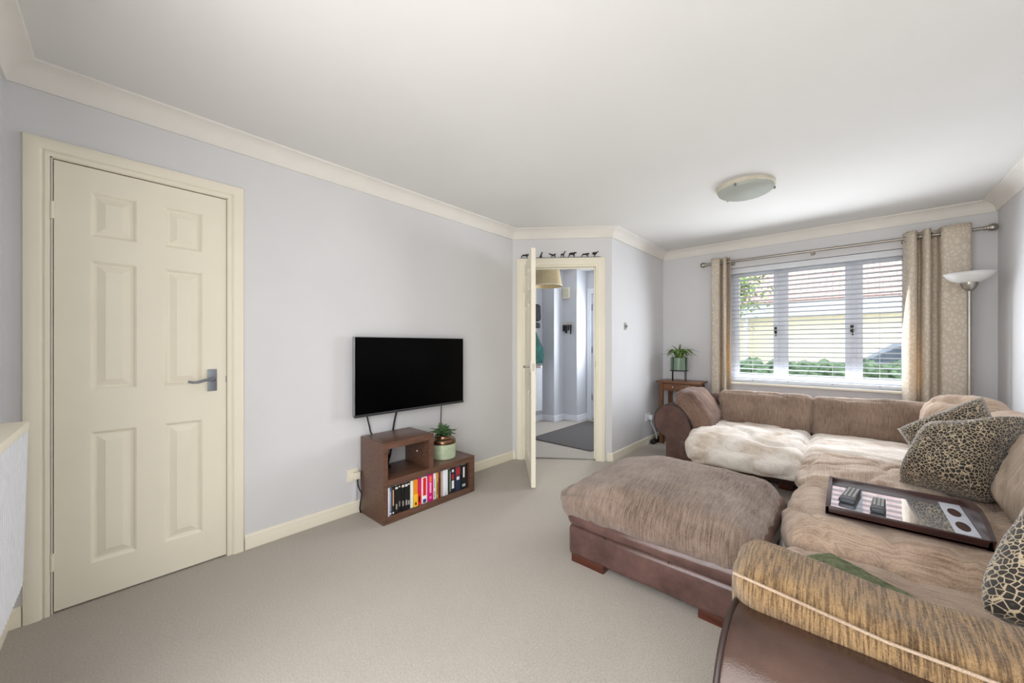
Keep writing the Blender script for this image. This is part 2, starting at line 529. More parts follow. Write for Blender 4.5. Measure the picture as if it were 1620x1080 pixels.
bm = newbm(); box(bm, -1.15, 3.6, -.5, 5.45, -.08, 0); struct('floor', bm, M_carpet)
bm = newbm(); box(bm, -1.15, 3.6, -.55, 5.45, H, H + .08); struct('ceiling', bm, M_ceil)
wall('wall_left', (0, -.353), A1, .1, H, [(.353 - .126, .353 + .494, 0, 1.99)], M_wall)
DU = Vector((.8, 3.49 - 2.877, 0)); DL = DU.length; DU.normalize(); DROT = math.atan2(DU.y, DU.x)
wall('wall_diagonal', A1, A2, .1, H, [(.12, .853, 0, 1.985)], M_wall)
wall('wall_alcove', A2, (.8, 5.35), .1, H, [], M_wall)
WX0, WX1, WZ0, WZ1 = 1.55, 3.03, .752, 2.055
wall('wall_window', A3, (3.6, 4.905), .30, H, [(WX0 - .8, WX1 - .8, WZ0, WZ1)], M_wall)
wall('wall_right', (3.484, 5.2), (3.484, -.5), .1, H, [], M_wall)
wall('wall_rear', (3.6, Yr(3.6)), (-.1, Yr(-.1)), .1, H, [(.29, 2.45, .02, 2.1)], M_wall)
# closet behind the closed door, and the hall
wall('wall_closet', (-.35, -.4), (-.35, .7), .05, H, [], M_hall)
HX = -1.0
wall('wall_hall_left', (HX, 1.9), (HX, 4.70), .1, H, [], M_hall)
wall('wall_hall_pier', (HX - .1, 4.70), (-.775, 4.70), .262, H, [], M_hall)
wall('wall_hall_front', (-.775, 4.955), (-.53, 4.955), .3, H, [], M_hall)
wall('wall_hall_door', (-.53, 5.25), (.71, 5.25), .1, H, [(.05, .93, 0, 2.03)], M_hall)
wall('wall_hall_back', (-.1, 2.0), (HX - .1, 2.0), .1, H, [], M_hall)

# cornice and skirting, one run per wall
cove = [(0, H - .092)] + [(.012, H - .092)] + [(.09 - .078 * math.cos(R(a)), H - .088 + .078 * math.sin(R(a))) for a in range(8, 90, 12)] + [(.09, H - .008), (.092, H), (0, H)]
dirs = [(0, 1), (.8, .613), (0, 1), (1, 0), (0, -1), (-1, math.tan(R(rot_rear)))]
pts = [A0, A1, A2, A3, A4, A5]
for i in range(6):
    bm = run_profile(newbm(), [pts[i], pts[(i + 1) % 6]], cove, (dirs[i - 1], dirs[(i + 1) % 6]))
    struct('trim_%d' % (i + 1), bm, M_cove, 'auto')
skirt = [(0, 0), (.016, 0), (.016, .055), (.013, .064), (.014, .07), (.007, .08), (0, .082)]
struct('baseboard_left', run_profile(newbm(), [(0, .572), A1, tuple(Vector(A1) + DU.xy * .032)], skirt), M_cream, 'auto')
struct('baseboard_alcove', run_profile(newbm(), [tuple(Vector(A2) - DU.xy * .05), A2, A3, A4, A5], skirt), M_cream, 'auto')
struct('baseboard_rear', run_profile(newbm(), [(1.1, Yr(1.1)), A0, (0, -.205)], skirt), M_cream, 'auto')
hs = [(a, z * 1.1) for a, z in skirt]
struct('baseboard_hall', run_profile(newbm(), [(HX, 2.0), (HX, 4.70), (-.775, 4.70), (-.775, 4.955), (-.53, 4.955), (-.53, 5.25), (-.49, 5.25)], hs), M_white, 'auto')
bm = newbm(); prism(bm, [(.13, -.055), (.845, -.055), (.845, -.025), (.13, -.025)], lambda u, v, w_: (A1[0] + DU.x * u - DU.y * v * -1, A1[1] + DU.y * u + DU.x * v * -1, w_), (0, .006)); 
struct('trim_7', bm, plain('threshold_strip', (120, 112, 102), .5, .5))


def architrave(bm, u0, u1, z1, f, wd=.078, th=.02):
    """moulded casing round an opening: two legs and a head, mitred; f(u, v, z) with v out of the wall"""
    prof = [(0, 0), (0, th * .5), (.004, th * .62), (.014, th * .66), (.016, th * .45), (.02, th * .45), (.022, th * .72), (.030, th * .98), (wd - .012, th), (wd - .003, th * .8), (wd, th * .45), (wd, 0)]
    rows = []
    for (u, z, du, dz) in ((u0, 0, -1, 0), (u0, z1, -1, 1), (u1, z1, 1, 1), (u1, 0, 1, 0)):
        rows.append([bm.verts.new(f(u + du * a, v, z + dz * a)) for a, v in prof])
    k = len(prof)
    for a, b in zip(rows, rows[1:]):
        for j in range(k): bm.faces.new((a[j], a[(j + 1) % k], b[(j + 1) % k], b[j]))
    bm.faces.new(rows[0]); bm.faces.new(rows[-1][::-1]); return bm


def lever(bm, x, y, z, out, dx, ln=.1):
    """lever: neck out of the rose, then a waved bar along x"""
    tube(bm, [(x, y, z), (x, y + out * .045, z)], .009, 10)
    tube(bm, spline([(x, y + out * .045, z), (x + dx * ln * .3, y + out * .052, z + .002), (x + dx * ln * .7, y + out * .05, z - .008), (x + dx * ln, y + out * .042, z - .004)], 6), [.0085] * 6 + [.0075] * 6 + [.0065] * 7, 10)


# door 1: closed six-panel door in the left wall (local x -> +Y of the room)
d1 = sroot('door_1', (0, -.126, 0))
TW = lambda u, v, z: (v, u - .0, z)
bm = architrave(newbm(), -.004, .62, 1.988, lambda u, v, z: (v, u, z), .074)
obj('architrave', bm, M_cream, d1, 'auto', True)
bm = newbm(); box(bm, -.1, .006, -.0, .0035, 0, 1.988); box(bm, -.1, .006, .6165, .62, 0, 1.988); box(bm, -.1, .006, 0, .62, 1.984, 1.988); box(bm, -.06, -.045, 0, .62, 0, 1.984)
obj('door_lining', bm, M_cream, d1, False, True)
PAN = [(.106, .256, 1.66, 1.865), (.355, .505, 1.66, 1.865), (.106, .256, .955, 1.55), (.355, .505, .955, 1.55), (.106, .256, .165, .765), (.355, .505, .165, .765)]
bm = panel_leaf(newbm(), .608, 1.971, .036, PAN)
bmesh.ops.transform(bm, matrix=Matrix(((0, -1, 0, .0), (1, 0, 0, .0062), (0, 0, 1, .008), (0, 0, 0, 1))), verts=bm.verts)
lf = obj('door_leaf', bm, M_cream, d1, False, True)
bm = newbm(); box(bm, 0, .006, .531, .572, .922, 1.04, .0015)
hp = obj('handle_plate', bm, M_gun, lf, 'auto', True)
bm = newbm(); lever(bm, 0, 0, 0, 1, -1, .105)
bmesh.ops.transform(bm, matrix=Matrix(((0, 1, 0, .004), (1, 0, 0, .552), (0, 0, 1, .985), (0, 0, 0, 1))), verts=bm.verts); obj('handle', bm, M_gun, lf, True, True)
for z in (1.72, .19):
    bm = newbm(); tube(bm, [(.008, .002, z), (.008, .002, z + .075)], .006, 10); box(bm, -.001, .004, -.012, .004, z, z + .075); box(bm, -.001, .003, .003, .018, z + .004, z + .07)
    obj('hinge', bm, M_cream, d1, 'auto', True)
bm = newbm(); box(bm, -.02, .003, .612, .6175, .965, 1.0); obj('strike_plate', bm, M_gun, d1, False, True)

# door 2: open door in the diagonal wall (local x along the wall, -y into the room)
d2 = sroot('door_2', (A1[0], A1[1], 0), DROT)
bm = architrave(newbm(), .134, .848, 1.968, lambda u, v, z: (u, -v, z), .092)
obj('architrave', bm, M_cream, d2, 'auto', True)
bm = newbm(); box(bm, .12, .134, -.006, .1, 0, 1.985); box(bm, .848, .853, -.006, .1, 0, 1.985); box(bm, .12, .853, -.006, .1, 1.968, 1.985); box(bm, .134, .146, .035, .055, 0, 1.968); box(bm, .836, .848, .035, .055, 0, 1.968); box(bm, .134, .848, .035, .055, 1.956, 1.968)
obj('door_lining', bm, M_cream, d2, False, True)
bm = newbm(); box(bm, .8465, .8485, .0, .03, .95, 1.01); obj('strike_plate', bm, M_metal, d2, False, True)
LW = .765
PAN2 = [(.1, .34, 1.655, 1.86), (.425, .665, 1.655, 1.86), (.1, .34, .95, 1.55), (.425, .665, .95, 1.55), (.1, .34, .165, .765), (.425, .665, .165, .765)]
bm = panel_leaf(newbm(), LW, 1.96, .036, PAN2)
lf = obj('door_leaf', bm, M_cream, d2, False, True); lf.location = (.127, -.03, .006); lf.rotation_euler = (0, 0, R(-46.0) - DROT)
for yy, out in ((0, -1), (.036, 1)):
    bm = newbm(); box(bm, LW - .078, LW - .037, yy, yy + out * .006, .92, 1.04, .001); lever(bm, LW - .057, yy, .985, out, -1, .1)
    obj('handle', bm, M_metal, lf, 'auto', True)
bm = newbm(); box(bm, LW - .001, LW + .0015, .008, .028, .955, 1.015, .0005); box(bm, LW, LW + .009, .013, .024, .978, .994); obj('latch', bm, M_metal, lf, False, True)
for z in (1.7, .24):
    bm = newbm(); tube(bm, [(-.004, .0, z), (-.004, .0, z + .08)], .007, 10); box(bm, 0, .02, -.002, .001, z, z + .08); obj('hinge', bm, M_cream, lf, 'auto', True)

# door 3: white glazed front door at the end of the hall
d3 = sroot('door_3', (-.48, 5.25, 0))
bm = architrave(newbm(), .0, .88, 2.03, lambda u, v, z: (u, -v, z), .045, .015); box(bm, 0, .03, 0, .1, 0, 2.03); box(bm, .85, .88, 0, .1, 0, 2.03); box(bm, .03, .85, 0, .1, 1.99, 2.03)
obj('door_frame', bm, M_white, d3, 'auto', True)
bm = newbm(); box(bm, .035, .2, .03, .075, .01, 1.985); box(bm, .68, .845, .03, .075, .01, 1.985); box(bm, .2, .68, .03, .075, .01, .95); box(bm, .2, .68, .03, .075, 1.87, 1.985); box(bm, .26, .62, .022, .03, .2, .8, .004)
dl = obj('door_leaf', bm, M_white, d3, 'auto', True)
bm = newbm(); box(bm, .2, .68, .05, .056, .95, 1.87); obj('glazing', bm, frosted('obscure_glass', (235, 240, 245), .7), dl, False, True)
for z in (.3, 1.05, 1.72):
    bm = newbm(); tube(bm, [(.033, .022, z), (.033, .022, z + .1)], .008, 8); obj('hinge', bm, M_gun, d3, True, True)

# unseen glazed opening behind the camera, added to let in frontal light
d4 = sroot('added_rear_door', (3.31, Yr(3.31) - .05, 0), R(180 - rot_rear))
bm = newbm()
for a, b in ((0, .06), (1.04, 1.12), (2.1, 2.16)): box(bm, a, b, -.03, .03, .02, 2.1)
box(bm, 0, 2.16, -.03, .03, 2.04, 2.1); box(bm, 0, 2.16, -.03, .03, .02, .08)
obj('door_frame', bm, M_white, d4, False, True)
for a, b in ((.06, 1.04), (1.12, 2.1)):
    bm = newbm(); box(bm, a, b, -.004, .004, .08, 2.04); obj('glazing', bm, M_glass, d4, False, True)

# window 1
w1 = sroot('window_1', (2.29, 5.05, 0))
bm = newbm(); y0, y1 = 5.01, 5.08
box(bm, WX0, WX1, y0, y1, WZ0, .80); box(bm, WX0, WX1, y0, y1, 2.0, WZ1); box(bm, WX0, 1.60, y0, y1, .80, 2.0); box(bm, 2.985, WX1, y0, y1, .80, 2.0)
for a, b in ((2.0, 2.06), (2.59, 2.65)): box(bm, a, b, y0, y1, .80, 2.0)
wf = obj('window_frame', bm, M_white, w1)
for a, b in ((1.60, 2.0), (2.06, 2.59), (2.65, 2.985)):
    bm = newbm(); s_ = .035; yy0, yy1 = 4.995, 5.06
    for q in ((a - .01, a + s_, .79, 2.01), (b - s_, b + .01, .79, 2.01), (a + s_, b - s_, .79, .84), (a + s_, b - s_, 1.965, 2.01)): box(bm, q[0], q[1], yy0, yy1, q[2], q[3], .004)
    sh_ = obj('sash', bm, M_white, w1, 'auto')
    bm = newbm(); box(bm, a + s_, b - s_, 5.028, 5.034, .84, 1.965); obj('pane', bm, M_glass, sh_)
for x in (1.985, 2.605):
    bm = newbm(); box(bm, x - .012, x + .012, 4.985, 4.996, 1.3, 1.37, .003); tube(bm, [(x, 4.985, 1.36), (x + .004, 4.965, 1.355), (x + .006, 4.962, 1.27)], [.008, .008, .006], 8); obj('window_handle', bm, M_black, w1, 'auto')
bm = newbm(); box(bm, WX0 - .02, WX1 + .0, 4.87, 5.01, .728, .752, .008); struct('trim_8', bm, M_sill, 'auto')

# ------------------------------------------------------------------ window dressing
bl = thing('venetian_blind', (2.29, 4.945, 1.99), 'white venetian blind with open slats covering the front window', 'blind')
bm = newbm(); box(bm, 1.565, 3.015, 4.915, 4.975, 1.99, 2.05, .004); obj('headrail', bm, M_blind, bl, 'auto')
bm = newbm()
for k in range(25):
    z = .812 + k * .0478
    prism(bm, [(-.025, -.003), (-.012, .0), (.012, 0), (.025, -.003), (.025, -.0055), (.012, -.0027), (-.012, -.0027), (-.025, -.0055)], lambda u, v, q: (q, 4.945 + u * .985 + v * .17, z + v - u * .17), (1.57, 3.01))
obj('slats', bm, M_blind, bl)
bm = newbm(); box(bm, 1.57, 3.01, 4.92, 4.97, .768, .79, .004); obj('bottom_rail', bm, M_blind, bl, 'auto')
bm = newbm()
for x in (1.78, 2.1, 2.46, 2.8):
    for yy in (4.919, 4.971): tube(bm, [(x, yy, .77), (x, yy, 1.99)], .0011, 6)
obj('ladder_cords', bm, M_blind, bl)
M_btn = plain('grey_button', (170, 168, 164), .4)
for x in (1.78, 2.1, 2.46, 2.8):
    bm = newbm(); lathe(bm, [(0, 4.912), (.006, 4.912), (.008, 4.92), (0, 4.921)], (x, 0, .779), 10, 'y'); obj('cord_button', bm, M_btn, bl)

RY, RZ = 4.815, 2.118
rod = thing('curtain_pole', (2.4, RY, RZ), 'brushed nickel curtain pole with ball finials above the window', 'curtain pole')
bm = newbm(); tube(bm, [(1.345, RY, RZ), (3.40, RY, RZ)], .0135, 16); obj('pole', bm, M_metal, rod, 'auto')
for s, x in ((-1, 1.345), (1, 3.395)):
    bm = newbm(); pr = [(.014, 0), (.018, .004), (.018, .012), (.016, .016), (.024, .026), (.031, .043), (.029, .06), (.018, .073), (.0, .078)]
    lathe(bm, [(r_, x + s * h_) for r_, h_ in pr], (0, RY, RZ), 24, 'x'); obj('finial', bm, M_metal, rod, True)
for x in (1.595, 2.31, 2.955):
    bm = newbm(); tube(bm, [(x, 4.905, RZ - .012), (x, RY, RZ - .012)], .006, 8); lathe(bm, [(.0, 4.9), (.022, 4.9), (.022, 4.905), (0, 4.905)], (x, 0, RZ - .012), 16, 'y'); tube(bm, [(x - .005, RY, RZ - .018), (x + .005, RY, RZ - .018)], .012, 10); obj('bracket', bm, M_metal, rod, 'auto')


def curtain(path, zt, zb, flare, label, rings):
    p = spline(path, 10); c = thing('curtain', (p[0].x, RY, zb), label, 'curtain', 'leaf print curtains at the front window')
    bm = newbm(); rows = []; cx = sum(q.x for q in p) / len(p); nz_ = 26
    for k in range(nz_ + 1):
        t = k / nz_; z = zt + (zb - zt) * t
        rows.append([bm.verts.new((cx + (q.x - cx) * (1 + flare * t) + .004 * noise.noise(Vector((q.x * 20, z * 3, 0))), RY + (q.y - RY) * (1 - .15 * t) + .006 * noise.noise(Vector((q.x * 14, z * 2, 3))), z)) for q in p])
    for a, b in zip(rows, rows[1:]):
        for j in range(len(a) - 1): bm.faces.new((a[j], a[j + 1], b[j + 1], b[j]))
    o = obj('drape', bm, M_curtain, c, True); md = o.modifiers.new('cloth', 'SOLIDIFY'); md.thickness = .003
    for x, y in rings:
        bm = newbm(); n_ = 20
        ring = [(x + .004 * math.cos(0), RY + .024 * math.cos(2 * math.pi * k / n_), RZ + .024 * math.sin(2 * math.pi * k / n_)) for k in range(n_)]
        tube(bm, ring + [ring[0], ring[1]], .004, 6, False); obj('eyelet', bm, M_metal, c, True)


curtain([(1.40, 4.845), (1.395, 4.80), (1.405, 4.772), (1.44, 4.765), (1.475, 4.78), (1.483, 4.83), (1.49, 4.868), (1.51, 4.86), (1.518, 4.79), (1.532, 4.765), (1.545, 4.785), (1.55, 4.85), (1.565, 4.872), (1.578, 4.83), (1.59, 4.79)], 2.172, .03, .06,
        'beige leaf print curtain gathered narrow at the left end of the window', [(1.41, 0), (1.485, 0), (1.516, 0), (1.548, 0)])
curtain([(2.945, 4.86), (2.965, 4.80), (2.985, 4.765), (3.01, 4.765), (3.028, 4.80), (3.035, 4.86), (3.05, 4.872), (3.06, 4.80), (3.075, 4.762), (3.095, 4.762), (3.11, 4.80), (3.12, 4.868), (3.15, 4.875), (3.16, 4.81), (3.175, 4.77), (3.24, 4.752), (3.31, 4.76), (3.33, 4.79), (3.325, 4.83), (3.34, 4.86)], 2.172, .03, .06,
        'beige leaf print curtain with wide flat fold at the right end of the window', [(3.032, 0), (3.062, 0), (3.112, 0), (3.158, 0), (3.327, 0)])

# ------------------------------------------------------------------ lights of the room (all switched off)
cl = thing('ceiling_light', (2.01, 3.22, H), 'round flush ceiling light with ribbed glass dish', 'ceiling light')
bm = newbm(); lathe(bm, [(.0, H), (.185, H), (.187, H - .02), (.18, H - .028), (0, H - .028)], (2.01, 3.22, 0), 56); obj('base_ring', bm, plain('cream_metal', (206, 200, 184), .4), cl, 'auto')
bm = newbm(); lathe(bm, [(.178, H - .026)] + [(.178 * math.cos(R(a)) + (.0018 if k % 2 else 0), H - .03 - .052 * math.sin(R(a))) for k, a in enumerate(range(2, 90, 4))] + [(.0, H - .083)], (2.01, 3.22, 0), 56); obj('glass_dish', bm, M_dome, cl, True)
for a in (20, 140, 260):
    bm = newbm(); x, y = 2.01 + .182 * math.cos(R(a)), 3.22 + .182 * math.sin(R(a)); lathe(bm, [(0, H - .05), (.007, H - .046), (.007, H - .03), (0, H - .03)], (x, y, 0), 10); obj('clip', bm, M_gun, cl, True)

fx, fy = 3.292, 4.63
fl = thing('floor_lamp', (fx, fy, 0), 'tall nickel uplighter floor lamp with white glass bowl behind the sofa', 'floor lamp')
bm = newbm(); lathe(bm, [(0, 0), (.13, 0), (.135, .012), (.12, .022), (.03, .03), (.014, .05)], (fx, fy, 0), 40); obj('base', bm, M_metal, fl, 'auto')
bm = newbm(); tube(bm, [(fx, fy, .02), (fx, fy, 1.62)], .0125, 16); obj('pole', bm, M_metal, fl, 'auto')
bm = newbm(); lathe(bm, [(.0125, 1.60), (.02, 1.605), (.036, 1.625), (.046, 1.655), (.047, 1.668), (0, 1.668)], (fx, fy, 0), 32); obj('lamp_cup', bm, M_metal, fl, 'auto')
bm = newbm(); lathe(bm, [(.03, 1.664), (.06, 1.668), (.095, 1.686), (.122, 1.712), (.139, 1.742), (.137, 1.743), (.118, 1.716), (.09, 1.692), (.05, 1.676), (0, 1.673)], (fx, fy, 0), 48); obj('lamp_bowl', bm, M_opal, fl, True)

# ------------------------------------------------------------------ television wall
tv = thing('television', (.0, 1.664, .95), 'wall mounted flat television with black screen', 'television')
bm = newbm(); box(bm, .045, .075, 1.178, 2.15, .676, 1.23, .004); obj('casing', bm, M_bezel, tv, 'auto')
bm = newbm(); box(bm, .07, .078, 1.184, 2.144, .69, 1.226, .002); obj('screen', bm, M_screen, tv, 'auto')
bm = newbm(); box(bm, .068, .08, 1.178, 2.15, .672, .69, .003); obj('lower_bezel', bm, plain('dark_silver', (80, 82, 86), .35, .7), tv, 'auto')
bm = newbm(); box(bm, 0, .012, 1.5, 1.83, .8, 1.1, .002); box(bm, .012, .046, 1.55, 1.58, .8, 1.1); box(bm, .012, .046, 1.75, 1.78, .8, 1.1); obj('wall_bracket', bm, M_black, tv)
for nm, pts_, r_ in (('black cable hanging from the left end of the television', [(.04, 1.30, .70), (.022, 1.298, .66), (.02, 1.315, .59), (.016, 1.335, .53), (.016, 1.42, .45), (.018, 1.49, .40), (.04, 1.45, .34), (.07, 1.40, .302), (.14, 1.36, .293)], .005),
                     ('thick black cable hanging below the middle of the television', [(.04, 1.54, .70), (.022, 1.53, .66), (.02, 1.515, .6), (.016, 1.505, .53), (.016, 1.495, .44), (.03, 1.475, .36), (.06, 1.44, .306), (.12, 1.42, .296)], .007),
                     ('thin dark cable hanging behind the potted succulent', [(.04, 1.955, .70), (.022, 1.953, .66), (.014, 1.953, .55), (.012, 1.95, .4), (.012, 1.94, .3), (.012, 1.93, .2)], .0035)):
    tag(obj('cable', tube(newbm(), spline(pts_, 8), r_, 8), M_cable, None, True), nm, 'cable', 'television cables')

mu = thing('media_unit', (.185, 1.64, 0), 'low dark walnut stepped media unit under the television', 'media unit')
X0, X1 = .03, .342
for nm, b in (('side_panel', (X0, X1, 1.245, 1.277, .0, .533)), ('bottom_panel', (X0, X1, 1.277, 1.987, .0, .046)), ('side_panel', (X0, X1, 1.987, 2.037, .0, .287)),
              ('middle_shelf', (X0, X1, 1.277, 1.987, .243, .287)), ('divider', (X0, X1, 1.602, 1.64, .287, .49)), ('top_panel', (X0, X1, 1.277, 1.64, .49, .533)), ('back_panel', (X0, X0 + .006, 1.277, 1.987, .046, .243))):
    bm = newbm(); box(bm, *b, .0012); obj(nm, bm, M_unit, mu, 'auto')
bm = newbm(); lathe(bm, [(0, 1.598), (.007, 1.598), (.007, 1.602), (0, 1.602)], (.19, 0, .385), 14, 'y'); obj('cable_bung', bm, M_white, mu, True)

BK = [  # width edges along the shelf (m), height, colour, accents [(z0, z1, inset, colour)], label
    (1.279, 1.294, .186, (226, 228, 236), [], 'slim plain white book at the left end of the shelf'),
    (1.295, 1.312, .186, (88, 96, 122), [(.03, .16, .3, (150, 156, 176)), (.008, .018, .2, (230, 230, 230))], 'slate blue book next to the slim white book'),
    (1.313, 1.330, .186, (30, 28, 30), [(.06, .165, .25, (206, 160, 120)), (.008, .018, .2, (230, 230, 230))], 'black book with pale orange spine lettering'),
    (1.331, 1.357, .186, (18, 18, 20), [(.165, .178, .15, (215, 212, 205)), (.03, .065, .3, (150, 146, 138))], 'first black film book right of the orange lettered spine'),
    (1.358, 1.382, .186, (22, 21, 22), [(.168, .178, .3, (200, 198, 190)), (.04, .075, .3, (130, 128, 120))], 'second black film book in the run of five'),
    (1.383, 1.407, .186, (17, 17, 19), [(.162, .178, .1, (222, 205, 190)), (.035, .07, .3, (150, 146, 140))], 'middle black film book in the run of five'),
    (1.408, 1.430, .186, (20, 20, 21), [(.162, .178, .1, (220, 216, 208)), (.035, .07, .25, (160, 156, 150))], 'fourth black film book in the run of five'),
    (1.431, 1.452, .186, (16, 16, 18), [(.166, .176, .2, (225, 222, 216)), (.03, .06, .25, (160, 158, 150))], 'last black film book beside the cream paperback'),
    (1.454, 1.476, .185, (226, 230, 214), [], 'pale cream paperback between black books and the orange book'),
    (1.478, 1.510, .186, (228, 136, 28), [(.0, .085, .0, (236, 186, 40)), (.012, .03, .3, (120, 130, 40))], 'orange and yellow book near the middle of the shelf'),
    (1.511, 1.543, .188, (206, 22, 92), [(.0, .09, .0, (214, 26, 44)), (.02, .06, .35, (240, 200, 200))], 'magenta to red book right of the orange book'),
    (1.546, 1.590, .186, (238, 236, 236), [(.055, .18, .2, (214, 30, 36)), (.004, .03, .2, (40, 62, 120))], 'white book with red spine panel and blue foot'),
    (1.592, 1.642, .194, (204, 20, 112), [(.14, .18, .3, (236, 120, 60)), (.06, .135, .35, (240, 170, 200)), (.02, .035, .35, (236, 140, 180))], 'thick magenta book with pale spine lettering'),
    (1.644, 1.670, .19, (230, 232, 226), [(.08, .15, .4, (140, 160, 140)), (.01, .06, .3, (150, 156, 160))], 'white book with green grey lettering right of the magenta book'),
    (1.672, 1.690, .188, (190, 150, 70), [(.03, .12, .3, (110, 70, 40))], 'mustard yellow book beside the dark red book'),
    (1.691, 1.708, .188, (96, 26, 26), [(.15, .178, .3, (190, 60, 40))], 'narrow dark red book right of the mustard book'),
    (1.709, 1.732, .186, (176, 168, 156), [], 'grey beige book beside the dark red book'),
    (1.734, 1.777, .19, (224, 226, 230), [(.01, .02, .4, (150, 150, 150))], 'thick white book without lettering right of centre'),
    (1.786, 1.806, .186, (36, 52, 44), [(.02, .17, .4, (190, 196, 186))], 'dark green film case right of the thick white book'),
    (1.809, 1.846, .188, (22, 22, 24), [(.03, .09, .2, (232, 230, 226)), (.1, .14, .2, (170, 36, 40)), (.155, .175, .25, (220, 216, 214))], 'black film case with white lettering and red patch'),
    (1.848, 1.902, .188, (34, 46, 72), [(.12, .182, .12, (160, 38, 40)), (.085, .11, .25, (226, 226, 230))], 'navy film case with red top half'),
    (1.905, 1.958, .188, (20, 20, 22), [(.09, .17, .35, (226, 224, 222)), (.02, .04, .2, (150, 170, 160))], 'black film case with white lettering at the right end'),
]
M_pages = plain('book_pages', (226, 220, 204), .9)
for i, (a, b, h_, col, acc, lab) in enumerate(BK):
    dep = .16 + .02 * ((i * 7) % 3) / 2; xf = .334 - .006 * ((i * 5) % 3) / 2
    bk = thing('book', (xf - dep / 2, (a + b) / 2, .046), lab, 'book', 'books in the media unit')
    bm = newbm(); box(bm, xf - dep, xf, a, b, .046, .046 + h_, .0015); obj('cover', bm, plain('book_cover', col, .45, var=.03), bk, 'auto')
    bm = newbm(); box(bm, xf - dep + .004, xf - .006, a + .003, b - .003, .046 + h_ - .002, .046 + h_ + .0008); obj('pages', bm, M_pages, bk)
    for z0, z1, ins, c in acc:
        bm = newbm(); wd = b - a; box(bm, xf - .001, xf + .0006, a + wd * ins, b - wd * ins, .046 + z0, .046 + z1)
        obj('spine_print', bm, plain('spine_ink', c, .5, var=.02), bk)

px, py = .185, 1.845
pp = thing('planter', (px, py, .287), 'sage green glazed pot with bronze shoulder holding a succulent on the media unit', 'potted plant')
bm = newbm(); lathe(bm, [(0, .287), (.095, .287), (.1, .292), (.1, .395), (.098, .405), (.09, .405)], (px, py, 0), 48); obj('pot', bm, M_glaze, pp, 'auto')
bm = newbm(); lathe(bm, [(.099, .40), (.101, .415), (.097, .43), (.085, .438), (.07, .436), (.064, .442), (.066, .456), (.064, .462), (.058, .46), (.056, .445)], (px, py, 0), 48); obj('shoulder', bm, M_copper, pp, True)
bm = newbm(); lathe(bm, [(0, .45), (.057, .45)], (px, py, 0), 24); obj('soil', bm, M_soil, pp, True)
bm = newbm(); rnd = random.Random(3)
for k in range(34):
    a = k * 2.4; t = k / 34; rr = .03 + .075 * (1 - t) * rnd.uniform(.7, 1.1); z = .462 + .07 * t + rnd.uniform(-.008, .01)
    bx_, by_ = px + .02 * math.cos(a), py + .02 * math.sin(a)
    leaf(bm, (bx_, by_, .458 + .03 * t), (px + rr * math.cos(a), py + rr * math.sin(a), z + .02 * t), .02, .006, 6)
    if k % 5 == 0: leaf(bm, (bx_, by_, .46), (px + .11 * math.cos(a + 1), py + .11 * math.sin(a + 1), .48 + .05 * rnd.random()), .018, .012, 6)
o = obj('succulent', bm, M_succ, pp, True); md = o.modifiers.new('flesh', 'SOLIDIFY'); md.thickness = .004

so = thing('wall_socket', (0, 1.235, .265), 'cream double wall socket left of the media unit', 'wall socket')
bm = newbm(); box(bm, 0, .01, 1.165, 1.24, .222, .308, .003); obj('face_plate', bm, M_socket, so, 'auto')
bm = newbm(); box(bm, .0101, .013, 1.178, 1.188, .28, .296); obj('rocker', bm, M_socket, so)
pl = thing('plug', (.03, 1.225, .262), 'cream plug with black lead in the socket left of the media unit', 'plug')
bm = newbm(); box(bm, .0105, .045, 1.196, 1.238, .24, .287, .005); obj('plug_body', bm, M_socket, pl, 'auto')
bm = newbm(); tube(bm, spline([(.028, 1.225, .242), (.03, 1.226, .2), (.04, 1.232, .165), (.06, 1.236, .14), (.075, 1.222, .09), (.06, 1.225, .04), (.05, 1.236, .006)], 8), .0045, 8); obj('lead', bm, M_cable, pl, True)
bm = newbm(); box(bm, 0, .012, 1.213, 1.228, .082, .222, .002); struct('trim_9', bm, M_wall, 'auto')

